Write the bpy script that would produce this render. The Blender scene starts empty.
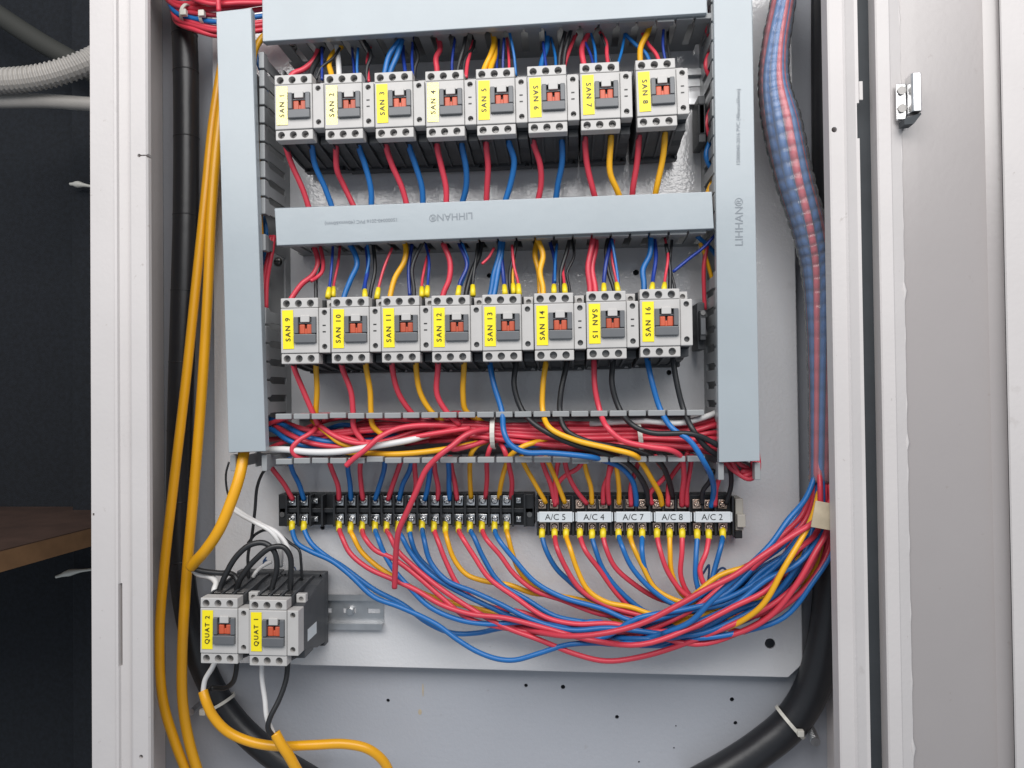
import bpy, bmesh, math, random
from mathutils import Vector, Matrix
random.seed(7)
S = bpy.context.scene
C = S.collection

# ---------------------------------------------------------------- camera
F_PX, VX, VY, ROLL = 740.0, 565.0, 394.0, math.radians(0.65)
W_PX, H_PX = 1024, 768
CAM = Vector((0, 0, 1.40))
YP = 0.740                      # front of the mounting plate (metres from the camera along the panel normal)
YB = 0.760                      # back sheet of the cabinet
YF = 0.638                      # front of the cabinet frame
n = Vector((VX - 512, VY - 384, F_PX)).normalized()          # panel depth axis in image axes (x right, y down, z ahead)
ax = Vector((math.cos(ROLL), -math.sin(ROLL), 0)); ax = (ax - n * ax.dot(n)).normalized()
az = n.cross(ax) * -1.0
if az.y > 0: az = -az                                         # world up points to smaller y
Rw = Matrix((ax, n, az))                                      # image vector -> world (X right, Y depth, Z up)
def ray(px, py): return Rw @ Vector((px - 512, py - 384, F_PX))
def WY(px, py, y):
    d = ray(px, py); return CAM + d * (y / d.y)
def U(px, py, h=0.0): return WY(px, py, YP - h)
def XM(px, y, py=384): return WY(px, py, y).x
cd = bpy.data.cameras.new('camera'); cam = bpy.data.objects.new('camera', cd); C.objects.link(cam)
cd.sensor_fit = 'HORIZONTAL'; cd.sensor_width = 36.0; cd.lens = 36.0 * F_PX / W_PX
cd.clip_start = 0.01; cd.clip_end = 100
M = Matrix(((Rw @ Vector((1, 0, 0))), (Rw @ Vector((0, -1, 0))), (Rw @ Vector((0, 0, -1))))).transposed().to_4x4()
M.translation = CAM; cam.matrix_world = M
S.camera = cam

# ---------------------------------------------------------------- light: soft daylight from high in front
wd = bpy.data.worlds.new('World'); S.world = wd; wd.use_nodes = True
bgn = wd.node_tree.nodes['Background']; bgn.inputs[0].default_value = (0.78, 0.88, 1.0, 1); bgn.inputs[1].default_value = 0.40
def area(name, loc, target, sx, sy, power, col):
    l = bpy.data.lights.new(name, 'AREA'); l.shape = 'RECTANGLE'; l.size = sx; l.size_y = sy; l.energy = power; l.color = col
    o = bpy.data.objects.new(name, l); C.objects.link(o); o.location = loc
    o.rotation_euler = (Vector(target) - Vector(loc)).to_track_quat('-Z', 'Y').to_euler(); return o
area('daylight_from_above', (0.02, -0.40, 2.27), (0.02, 0.72, 1.42), 2.1, 0.86, 32, (1.0, 0.975, 0.955))
S.view_settings.view_transform = 'Standard'; S.view_settings.look = 'None'
S.view_settings.exposure = 0.0; S.view_settings.gamma = 1.0; S.view_settings.use_curve_mapping = False
S.render.engine = 'CYCLES'

# ---------------------------------------------------------------- materials
MATS = {}
def mat(name, col, rough=0.5, metal=0.0, noise=0.0, nscale=40.0, bump=0.0, bscale=200.0, spec=0.5, stain=None, rand=0.0, coat=0.0, alpha=1.0):
    if name in MATS: return MATS[name]
    m = bpy.data.materials.new(name); m.use_nodes = True; nt = m.node_tree; b = nt.nodes['Principled BSDF']
    b.inputs['Base Color'].default_value = (*col, 1); b.inputs['Roughness'].default_value = rough; b.inputs['Metallic'].default_value = metal
    b.inputs['Specular IOR Level'].default_value = spec; b.inputs['Coat Weight'].default_value = coat
    L = nt.links
    tc = nt.nodes.new('ShaderNodeTexCoord'); src = None
    def tex(scale, detail=4, d=0.55):
        t = nt.nodes.new('ShaderNodeTexNoise'); t.inputs['Scale'].default_value = scale; t.inputs['Detail'].default_value = detail; t.inputs['Roughness'].default_value = d
        L.new(tc.outputs['Object'], t.inputs['Vector']); return t
    def mix(a, bcol, fac):
        x = nt.nodes.new('ShaderNodeMix'); x.data_type = 'RGBA'
        if a is None: x.inputs[6].default_value = (*col, 1)
        else: L.new(a, x.inputs[6])
        x.inputs[7].default_value = (*bcol, 1); L.new(fac, x.inputs[0]); return x.outputs[2]
    def ramp(t, lo, hi, amt):
        r = nt.nodes.new('ShaderNodeMapRange'); r.inputs[1].default_value = lo; r.inputs[2].default_value = hi; r.inputs[3].default_value = 0; r.inputs[4].default_value = amt
        L.new(t.outputs[0], r.inputs[0]); return r.outputs[0]
    if noise: src = mix(src, [c * (1 - noise) for c in col], ramp(tex(nscale), 0.35, 0.65, 1.0))
    if stain:
        src = mix(src, stain[0], ramp(tex(stain[1], 6, 0.7), stain[2], stain[2] + 0.12, stain[3]))
        t = tex(stain[1] * 9, 3, 0.6); src = mix(src, stain[0], ramp(t, 0.70, 0.76, stain[3]))
    if rand:
        oi = nt.nodes.new('ShaderNodeObjectInfo'); hs = nt.nodes.new('ShaderNodeHueSaturation')
        r = nt.nodes.new('ShaderNodeMapRange'); r.inputs[3].default_value = 1 - rand; r.inputs[4].default_value = 1 + rand * 0.5
        L.new(oi.outputs['Random'], r.inputs[0]); L.new(r.outputs[0], hs.inputs['Value'])
        if src is None: hs.inputs['Color'].default_value = (*col, 1)
        else: L.new(src, hs.inputs['Color'])
        src = hs.outputs[0]
    if src is not None: L.new(src, b.inputs['Base Color'])
    if bump:
        bp = nt.nodes.new('ShaderNodeBump'); bp.inputs['Strength'].default_value = bump; bp.inputs['Distance'].default_value = 0.001
        L.new(tex(bscale, 2).outputs[0], bp.inputs['Height']); L.new(bp.outputs[0], b.inputs['Normal'])
    MATS[name] = m; return m
DIRT = (0.20, 0.16, 0.13)
m_frame = mat('white_painted_steel', (0.555, 0.525, 0.515), 0.5, noise=0.06, nscale=9, bump=0.14, bscale=260, stain=(DIRT, 14, 0.64, 0.35))
m_wall = mat('cabinet_paint', (0.385, 0.40, 0.435), 0.38, noise=0.05, nscale=6, bump=0.3, bscale=230, stain=(DIRT, 10, 0.68, 0.25))
m_inwall = mat('cabinet_side_paint', (0.62, 0.57, 0.55), 0.45, noise=0.06, nscale=6, bump=0.25, bscale=230)
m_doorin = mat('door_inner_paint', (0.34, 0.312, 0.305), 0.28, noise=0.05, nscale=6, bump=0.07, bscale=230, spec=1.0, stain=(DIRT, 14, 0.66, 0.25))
m_plate = mat('mounting_plate_paint', (0.65, 0.65, 0.66), 0.11, noise=0.05, nscale=7, bump=0.34, bscale=300, spec=0.9, stain=(DIRT, 11, 0.66, 0.22))
m_cover = mat('pale_blue_grey_pvc', (0.35, 0.39, 0.415), 0.24, noise=0.05, nscale=14, bump=0.08, bscale=120, stain=((0.3, 0.3, 0.3), 20, 0.72, 0.35))
m_duct = mat('grey_pvc', (0.285, 0.295, 0.30), 0.45, noise=0.08, nscale=30)
m_face = mat('light_grey_plastic', (0.48, 0.465, 0.45), 0.48, noise=0.06, nscale=60, stain=((0.25, 0.22, 0.2), 40, 0.70, 0.4))
m_char = mat('charcoal_plastic', (0.052, 0.055, 0.06), 0.5, noise=0.2, nscale=60)
m_window = mat('mid_grey_plastic', (0.125, 0.13, 0.138), 0.4, noise=0.1, nscale=50)
m_red = mat('orange_red_plastic', (0.54, 0.095, 0.042), 0.42, rand=0.2)
m_tag = mat('yellow_vinyl', (0.90, 0.74, 0.012), 0.42, noise=0.04, nscale=50, bump=0.10, bscale=60)
m_taggloss = mat('glossy_yellow_vinyl', (0.90, 0.76, 0.03), 0.10, noise=0.04, nscale=50, bump=0.12, bscale=60, spec=1.0, coat=1.0)
m_ink = mat('black_ink', (0.015, 0.015, 0.015), 0.4)
m_greyink = mat('grey_print', (0.20, 0.225, 0.25), 0.5)
m_marker = mat('blue_marker_ink', (0.02, 0.06, 0.16), 0.5)
m_screw = mat('dull_screw_steel', (0.20, 0.195, 0.19), 0.38, metal=0.9)
m_steel = mat('bright_zinc', (0.74, 0.74, 0.74), 0.30, metal=1.0, noise=0.2, nscale=120)
m_rail = mat('galvanised_rail', (0.56, 0.57, 0.58), 0.36, metal=0.85, noise=0.15, nscale=60)
m_brass = mat('bronze_terminal', (0.62, 0.47, 0.38), 0.26, metal=0.9, rand=0.25)
m_black = mat('black_phenolic', (0.016, 0.017, 0.019), 0.42, noise=0.2, nscale=60)
m_hole = mat('dark_hole', (0.012, 0.012, 0.013), 0.8)
m_beige = mat('beige_plastic', (0.36, 0.34, 0.30), 0.5)
m_label = mat('white_label_plastic', (0.62, 0.66, 0.68), 0.4)
m_tie = mat('milky_nylon', (0.60, 0.58, 0.52), 0.4)
m_tan = mat('masking_tape', (0.50, 0.42, 0.30), 0.6, noise=0.2, nscale=80)
m_navy = mat('dark_navy_fabric', (0.0085, 0.011, 0.016), 0.9, noise=0.45, nscale=160, bump=0.6, bscale=500, stain=((0.05, 0.05, 0.055), 60, 0.72, 0.5))
m_wood = mat('brown_wood', (0.23, 0.125, 0.06), 0.6, noise=0.3, nscale=24)
m_woodtop = mat('dark_wood_top', (0.075, 0.042, 0.03), 0.55, noise=0.35, nscale=18)
m_conduit = mat('dusty_conduit_plastic', (0.40, 0.375, 0.345), 0.55, noise=0.12, nscale=30)
m_gasket = mat('grey_rubber_gasket', (0.040, 0.046, 0.052), 0.7, noise=0.2, nscale=30)
WIRE = {
 'red': mat('red_wire_pvc', (0.64, 0.050, 0.080), 0.36, rand=0.14),
 'blue': mat('blue_wire_pvc', (0.012, 0.135, 0.40), 0.36, rand=0.14),
 'dblue': mat('navy_wire_pvc', (0.012, 0.040, 0.26), 0.34, rand=0.2),
 'yellow': mat('yellow_wire_pvc', (0.80, 0.40, 0.012), 0.36, rand=0.12),
 'black': mat('black_wire_pvc', (0.017, 0.018, 0.020), 0.42, rand=0.2),
 'white': mat('white_wire_pvc', (0.68, 0.67, 0.66), 0.4, rand=0.05),
}
CNAME = {'red': 'red', 'blue': 'blue', 'dblue': 'dark blue', 'yellow': 'yellow', 'black': 'black', 'white': 'white'}
m_cable = mat('black_cable_jacket', (0.016, 0.0165, 0.019), 0.38, bump=0.25, bscale=70, stain=((0.06, 0.06, 0.06), 30, 0.68, 0.4))
m_ycable = mat('yellow_cable_jacket', (0.78, 0.37, 0.010), 0.33, noise=0.08, nscale=25, stain=((0.25, 0.10, 0.02), 26, 0.68, 0.4))
m_ferrule = mat('yellow_ferrule', (0.80, 0.62, 0.02), 0.4)
def film():
    m = bpy.data.materials.new('clear_spiral_wrap'); m.use_nodes = True; nt = m.node_tree; nt.nodes.remove(nt.nodes['Principled BSDF'])
    tr = nt.nodes.new('ShaderNodeBsdfTransparent'); tr.inputs[0].default_value = (0.97, 0.98, 0.99, 1)
    gl = nt.nodes.new('ShaderNodeBsdfGlossy'); gl.inputs['Roughness'].default_value = 0.13
    df = nt.nodes.new('ShaderNodeBsdfDiffuse'); df.inputs[0].default_value = (0.6, 0.63, 0.66, 1)
    fr = nt.nodes.new('ShaderNodeFresnel'); fr.inputs[0].default_value = 1.38
    m1 = nt.nodes.new('ShaderNodeMixShader'); m1.inputs[0].default_value = 0.17
    m2 = nt.nodes.new('ShaderNodeMixShader'); L = nt.links
    L.new(tr.outputs[0], m1.inputs[1]); L.new(df.outputs[0], m1.inputs[2]); L.new(fr.outputs[0], m2.inputs[0]); L.new(m1.outputs[0], m2.inputs[1]); L.new(gl.outputs[0], m2.inputs[2])
    L.new(m2.outputs[0], nt.nodes['Material Output'].inputs[0]); return m
m_film = film()

# ---------------------------------------------------------------- helpers
def link(o, parent=None):
    C.objects.link(o)
    if parent: o.parent = parent
    return o
def tag(o, label, cat, group=None):
    o['label'] = label; o['category'] = cat
    if group: o['group'] = group
    return o
def thing(name, loc, label, cat, group=None, roty=0.0):
    o = bpy.data.objects.new(name, None); C.objects.link(o); o.empty_display_size = 0.01
    o.location = loc; o.rotation_euler = (0, roty, 0); return tag(o, label, cat, group)
def to_mesh(name, bm, m, smooth=False):
    me = bpy.data.meshes.new(name); bmesh.ops.recalc_face_normals(bm, faces=bm.faces[:]); bm.to_mesh(me); bm.free(); me.materials.append(m)
    if smooth:
        for p in me.polygons: p.use_smooth = True
    return me
def obj(name, me, parent=None, loc=(0, 0, 0), rot=None):
    o = bpy.data.objects.new(name, me); link(o, parent); o.location = loc
    if rot: o.rotation_euler = rot
    return o
def bx(bm, x0, x1, y0, y1, z0, z1, bev=0.0, seg=2):
    b2 = bmesh.new(); bmesh.ops.create_cube(b2, size=1)
    for v in b2.verts: v.co = Vector(((x0 + x1) / 2 + v.co.x * (x1 - x0), (y0 + y1) / 2 + v.co.y * (y1 - y0), (z0 + z1) / 2 + v.co.z * (z1 - z0)))
    if bev: bmesh.ops.bevel(b2, geom=b2.edges[:], offset=bev, segments=seg, affect='EDGES', profile=0.5)
    me = bpy.data.meshes.new('t'); b2.to_mesh(me); b2.free(); bm.from_mesh(me); bpy.data.meshes.remove(me); return bm
def box(*a, **k): return bx(bmesh.new(), *a, **k)
def cyl(bm, c, r, depth, axis='Y', seg=16, r2=None):
    """cylinder centred at c along an axis"""
    rot = {'Y': Matrix.Rotation(math.pi / 2, 4, 'X'), 'X': Matrix.Rotation(math.pi / 2, 4, 'Y'), 'Z': Matrix.Identity(4)}[axis]
    bmesh.ops.create_cone(bm, cap_ends=True, segments=seg, radius1=r, radius2=r if r2 is None else r2, depth=depth, matrix=Matrix.Translation(c) @ rot); return bm
def prism(bm, poly, axis, a0, a1, bev=0.0):
    """poly: list of 2-D points; axis 'Z' (x,y), 'X' (y,z), 'Y' (x,z)"""
    def P(p, a): return {'Z': Vector((p[0], p[1], a)), 'X': Vector((a, p[0], p[1])), 'Y': Vector((p[0], a, p[1]))}[axis]
    b2 = bmesh.new(); A = [b2.verts.new(P(p, a0)) for p in poly]; B = [b2.verts.new(P(p, a1)) for p in poly]; k = len(poly)
    b2.faces.new(A); b2.faces.new(B[::-1])
    for i in range(k): b2.faces.new((A[i], B[i], B[(i + 1) % k], A[(i + 1) % k]))
    bmesh.ops.recalc_face_normals(b2, faces=b2.faces[:])
    if bev: bmesh.ops.bevel(b2, geom=b2.edges[:], offset=bev, segments=2, affect='EDGES', profile=0.5)
    me = bpy.data.meshes.new('t'); b2.to_mesh(me); b2.free(); bm.from_mesh(me); bpy.data.meshes.remove(me); return bm
def cut(me, cutter_bm):
    """boolean difference, once per shape"""
    o = bpy.data.objects.new('a', me); C.objects.link(o); cm = bpy.data.meshes.new('c')
    bmesh.ops.recalc_face_normals(cutter_bm, faces=cutter_bm.faces[:]); cutter_bm.to_mesh(cm); cutter_bm.free()
    c = bpy.data.objects.new('b', cm); C.objects.link(c)
    md = o.modifiers.new('m', 'BOOLEAN'); md.operation = 'DIFFERENCE'; md.solver = 'EXACT'; md.use_self = True; md.object = c
    bpy.context.view_layer.update(); dg = bpy.context.evaluated_depsgraph_get()
    out = bpy.data.meshes.new_from_object(o.evaluated_get(dg)); out.name = me.name
    bpy.data.objects.remove(o); bpy.data.objects.remove(c); return out
def spline(pts, per=6):
    P = [Vector(p) for p in pts]; P = [P[0] * 2 - P[1]] + P + [P[-1] * 2 - P[-2]]; out = []
    for i in range(1, len(P) - 2):
        p0, p1, p2, p3 = P[i - 1:i + 3]
        d1 = max((p1 - p0).length, 1e-5) ** .5; d2 = max((p2 - p1).length, 1e-5) ** .5; d3 = max((p3 - p2).length, 1e-5) ** .5
        m1 = (p2 - p1) + d2 * ((p1 - p0) / d1 - (p2 - p0) / (d1 + d2)); m2 = (p2 - p1) + d2 * ((p3 - p2) / d3 - (p3 - p1) / (d2 + d3))
        for k in range(per):
            t = k / per; t2 = t * t; t3 = t2 * t
            out.append(p1 * (2 * t3 - 3 * t2 + 1) + m1 * (t3 - 2 * t2 + t) + p2 * (-2 * t3 + 3 * t2) + m2 * (t3 - t2))
    out.append(P[-2]); return out
def tube_mesh(name, path, r, m, sides=8, rad=None):
    o0 = path[0]; vs = []; fs = []; nrm = None
    for i, p in enumerate(path):
        t = (path[min(i + 1, len(path) - 1)] - path[max(i - 1, 0)]).normalized()
        if nrm is None: nrm = t.orthogonal().normalized()
        nrm = (nrm - t * nrm.dot(t)).normalized(); b = t.cross(nrm); rr = r if rad is None else rad(i)
        for k in range(sides):
            a = 2 * math.pi * k / sides; vs.append(p - o0 + (nrm * math.cos(a) + b * math.sin(a)) * rr)
    for i in range(len(path) - 1):
        for k in range(sides):
            k2 = (k + 1) % sides; fs.append((i * sides + k, i * sides + k2, (i + 1) * sides + k2, (i + 1) * sides + k))
    fs.append(tuple(range(sides))[::-1]); fs.append(tuple(range((len(path) - 1) * sides, len(path) * sides)))
    me = bpy.data.meshes.new(name); me.from_pydata(vs, [], fs); me.materials.append(m); me.polygons.foreach_set('use_smooth', [True] * len(me.polygons)); return me, o0
def tube(name, pts3, r, m, parent=None, per=6, sides=8, rad=None):
    path = spline(pts3, per); me, o0 = tube_mesh(name, path, r, m, sides, rad)
    return obj(name, me, parent, o0 - (parent.location if parent else Vector((0, 0, 0)))), path
TXT = {}
def text_mesh(s, size, m, bold=0.0):
    k = (s, size, m.name)
    if k in TXT: return TXT[k]
    cu = bpy.data.curves.new('t', 'FONT'); cu.body = s; cu.size = size; cu.align_x = 'CENTER'; cu.align_y = 'CENTER'; cu.offset = bold; cu.space_character = 1.32 if bold > .00004 else 1.0; cu.resolution_u = 3; cu.extrude = 0.00005
    o = bpy.data.objects.new('t', cu); C.objects.link(o); bpy.context.view_layer.update()
    me = bpy.data.meshes.new_from_object(o.evaluated_get(bpy.context.evaluated_depsgraph_get())); bpy.data.objects.remove(o); bpy.data.curves.remove(cu)
    me.name = 'lettering'; me.materials.clear(); me.materials.append(m); TXT[k] = me; return me
def lettering(s, size, m, parent, loc, turn=0.0, bold=0.0):
    """turn in degrees, counter-clockwise as seen from the front"""
    o = obj('lettering', text_mesh(s, size, m, bold), parent, loc)
    o.rotation_euler = (Matrix.Rotation(-math.radians(turn), 3, 'Y') @ Matrix.Rotation(math.pi / 2, 3, 'X')).to_euler(); return o
mm = 0.001

# ---------------------------------------------------------------- setting: dark wall behind
ZC = CAM.z
wall = obj('wall', to_mesh('wall', box(-2.2, 2.2, 1.08, 1.14, -0.2, 3.0), m_navy)); wall['kind'] = 'structure'
# an upright dark board and the side of the compartment left of the cabinet
bd = obj('board', to_mesh('board', box(XM(72, 1.045), XM(72, 1.045) + 0.30, 1.045, 1.067, 0.3, 2.6, bev=0.002), m_navy))
tag(bd, 'dark upright board behind the left edge of the cabinet', 'board')

# ---------------------------------------------------------------- cabinet
XL = XM(90, YF) ; XLI = XM(149, YF); XR0 = XM(833.5, YF); XR1 = XM(866, YF)
Z0, Z1 = ZC - 0.50, ZC + 0.52
cab = thing('electrical_cabinet', (0, YB, Z0), 'open white steel electrical cabinet housing the contactors and wiring', 'cabinet')
CL = cab.location
def cpart(name, bm, m, parent=cab, smooth=False):
    me = to_mesh(name, bm, m, smooth); me.transform(Matrix.Translation(-CL)); return obj(name, me, parent)
holes = bmesh.new()
for px, py, r in ((388, 700.5, 1.9), (526, 685.5, 1.9), (563, 687, 2.3), (617, 717, 2.0), (732, 699.5, 2.2), (735.5, 723, 2.0), (639, 762, 1.0), (674, 748, .9), (676, 726, .8)):
    p = WY(px, py, YB); cyl(holes, p, r * mm, 0.02)
bp = to_mesh('back_panel', box(XL + .001, XR1 + .02, YB, YB + 0.0015, Z0, Z1), m_wall); bp = cut(bp, holes); bp.transform(Matrix.Translation(-CL)); back = obj('back_panel', bp, cab)
cpart('side_wall', box(XL - .0005, XL + .001, YF + .002, YB - .0005, Z0, Z1), m_inwall)
cpart('side_wall', box(XR1 + .004, XR1 + .0055, YF + .031, YB - .0005, Z0, Z1), m_inwall)
cpart('top_wall', box(XL + .0012, XR1 + .0038, YF + .002, YB - .0005, Z1 - .0015, Z1), m_inwall)
cpart('bottom_wall', box(XL + .0012, XR1 + .0038, YF + .002, YB - .0005, Z0, Z0 + .0015), m_inwall)
# left frame strip: flat, ridge, shallow groove, flat
def X(px): return XM(px, YF)
prof = [(XL, YF + .004), (XL + .0012, YF), (X(115), YF), (X(116.5), YF - .0022), (X(118.5), YF - .0015), (X(119.5), YF + .0008), (X(130.5), YF + .0048), (X(131.5), YF - .001), (X(133), YF - .0016), (X(147.5), YF - .0014), (XLI, YF + .0005), (XLI, YF + .005), (XLI - .0012, YF + .007), (XL + .0012, YF + .007)]
lf = prism(bmesh.new(), prof, 'Z', Z0, Z1)
lh = bmesh.new()
p = WY(140, 156, YF); cyl(lh, p, 1.6 * mm, 0.04); bx(lh, p.x, XLI + .004, YF - .01, YF + .03, p.z - .0006, p.z + .0006)
p = WY(149.5, 156, YF); cyl(lh, p, 2.6 * mm, 0.05, seg=20)
p = WY(142, 756, YF); cyl(lh, p, 1.9 * mm, 0.02)
p = WY(92.5, 514.5, YF); bx(lh, p.x - .002, p.x + .0018, YF - .01, YF + .02, p.z - .0012, p.z + .0012)
a = WY(123.6, 582, YF + .005); b = WY(122.6, 664, YF + .005); bx(lh, a.x - .0011, a.x + .0011, YF - .01, YF + .012, b.z, a.z)
me = to_mesh('frame_strip', lf, m_frame); me = cut(me, lh); me.transform(Matrix.Translation(-CL)); obj('frame_strip', me, cab)
# right frame strip
prof = [(XR0, YF + .014), (XR0, YF), (XR0 + .0015, YF - .0008), (X(848), YF - .0008), (X(850), YF - .002), (X(852), YF - .001), (X(862), YF + .003), (X(865.5), YF + .003), (XR1, YF + .005), (XR1, YF + .010), (XR0 + .0015, YF + .010), (XR0 + .0012, YF + .014)]
rf = prism(bmesh.new(), prof, 'Z', Z0, Z1); rh = bmesh.new()
p = WY(833.5, 130, YF); p.x = max(p.x, XR0 + .004); cyl(rh, p, 2.3 * mm, .04)
a = WY(862, 92, YF); b = WY(862, 137, YF); bx(rh, XR1 - .0022, XR1 + .01, YF - .01, YF + .03, b.z, a.z - .008)
me = to_mesh('frame_strip', rf, m_frame); me = cut(me, rh); me.transform(Matrix.Translation(-CL)); obj('frame_strip', me, cab)
a = WY(863, 79, YF); b = WY(863, 98, YF)
cpart('strike_tab', box(XR1 + .0003, XR1 + .0035, YF + .004, YF + .0055, b.z, a.z, bev=.0005), m_frame)
# rubber seal seen in the gap between frame and door
cpart('door_seal', box(XR1 - .001, XR1 + .036, YF + .018, YF + .03, Z0, Z1, bev=.003), m_gasket)
# door, folded right back, inner side to the viewer
YD = YF + .004
def XD(px, dy=0.0): return XM(px, YD + dy)
dz0, dz1 = Z0 - .005, Z1 + .005
door = cpart('door', prism(bmesh.new(), [(XD(882), YD + .016), (XD(882), YD + .001), (XD(883.5), YD), (XD(895.5), YD), (XD(897), YD + .001), (XD(909), YD + .005), (XD(909), YD + .0185), (XD(882), YD + .0185)], 'Z', dz0, dz1), m_frame)
def dpart(name, bm, m, smooth=False):
    me = to_mesh(name, bm, m, smooth); me.transform(Matrix.Translation(-CL)); return obj(name, me, door)
def DP(px, dy): return (XM(px, YD + dy), YD + dy)
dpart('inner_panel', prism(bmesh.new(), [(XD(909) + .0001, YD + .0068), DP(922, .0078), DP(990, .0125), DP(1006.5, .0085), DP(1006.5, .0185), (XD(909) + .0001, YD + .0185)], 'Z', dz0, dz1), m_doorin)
dpart('outer_rim', prism(bmesh.new(), [DP(1007.2, .0185), DP(1007.2, .0012), DP(1009, 0), DP(1210, 0), DP(1210, .0185)], 'Z', dz0, dz1), m_frame)
# sealant bead along the fold
zs = [ZC + .50 - k * .008 for k in range(125)]
bead = [Vector((XD(908.6) + .0004 * math.sin(i * 1.7) , YD + .0056, z)) for i, z in enumerate(zs)]
me, o0 = tube_mesh('sealant_bead', bead, .0007, m_frame, 6, lambda i: .0007 + .0003 * math.sin(i * .9) + (.0016 if i in (52, 68, 100) else 0)); obj('sealant_bead', me, door, o0 - CL)
# latch catch
lp = WY(904, 100, YD)
cb = box(lp.x - .0075, lp.x + .001, YD - .003, YD - .0002, lp.z - .018, lp.z + .013, bev=.0012); lat = dpart('latch', cb, m_steel)
for dz in (-.0085, .0065):
    s = bmesh.new(); cyl(s, Vector((lp.x - .0035, YD - .0038, lp.z + dz)), .0036, .002); dpart('screw', s, m_screw)
lb = prism(bmesh.new(), [(lp.x + .0012, YD + .001), (lp.x + .0012, YD - .010), (lp.x + .003, YD - .012), (lp.x + .0085, YD - .012), (lp.x + .0095, YD - .010), (lp.x + .0095, YD + .001)], 'Z', lp.z - .014, lp.z + .018, bev=.0006); dpart('latch_bolt', lb, m_steel)
prism_b = prism(bmesh.new(), [(lp.x - .004, lp.z - .024), (lp.x + .0035, lp.z - .0235), (lp.x + .0095, lp.z - .016), (lp.x + .0095, lp.z - .0145), (lp.x - .004, lp.z - .019)], 'Y', YD - .009, YD + .001); dpart('latch_tongue', prism_b, m_gasket)

# mounting plate
pts = [U(212, -60), U(789, -60), U(802, 664), U(788, 677), U(300, 664.5), U(228, 662.5), U(216, 650)]
plate_bm = prism(bmesh.new(), [(p.x, p.z) for p in pts], 'Y', YP, YP + .002)
for i, j in ((2, 3), (3, 4), (1, 2)):        # folded-back rim
    a, b = pts[i], pts[j]; d = (b - a).normalized(); nn = Vector((-d.z, 0, d.x)) * .0012
    prism(plate_bm, [(a.x, a.z), (b.x, b.z), ((b + nn).x, (b + nn).z), ((a + nn).x, (a + nn).z)], 'Y', YP + .0021, YP + .010)
ph = bmesh.new()
for px, py, r in ((770, 643.5, 5.0), (489, 275.5, 2.4), (636, 272.5, 3.0), (669, 372.5, 2.6), (322.5, 527.5, 2.4), (276, 262, 2.5), (700, 30, 3)):
    cyl(ph, U(px, py), r * mm, .012, seg=20)
me = to_mesh('mounting_plate', plate_bm, m_plate); me = cut(me, ph); me.transform(Matrix.Translation(-CL)); plate = obj('mounting_plate', me, cab)
# blue marker figures "16" and a scribble on the plate
def strokes(name, lists, r):
    bm = bmesh.new()
    for L in lists:
        path = spline([U(x, y, .0006) for x, y in L], 5); me, o0 = tube_mesh('t', path, r, m_marker, 5); me.transform(Matrix.Translation(o0)); bm.from_mesh(me)
    for v in bm.verts: v.co.y = YP - .0002 - (YP - .0006 - v.co.y) * 0.15
    return cpart(name, bm, m_marker, plate)
strokes('handwritten_number', [[(703, 574), (708, 566), (709, 565), (709, 574), (708, 582)], [(727, 571), (723, 568), (718, 571), (715, 578), (718, 582), (723, 579), (720, 576), (715, 578)]], .0011)
strokes('marker_scribble', [[(262, 566), (266, 557), (263, 562), (267, 560)], [(291, 572), (294, 567), (297, 572), (300, 570)]], .0007)
# drips of rust on the back sheet
for px, py, w, hh in ((423, 690, .8, 7), (420, 712, 2, 3)):
    p = WY(px, py, YB); st = bmesh.new(); cyl(st, Vector((p.x, YB - .0001, p.z)), 1 * mm, .0002, seg=10)
    for v in st.verts: v.co.x = p.x + (v.co.x - p.x) * w; v.co.z = p.z + (v.co.z - p.z) * hh
    cpart('rust_mark', st, m_tan, cab)

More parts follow.
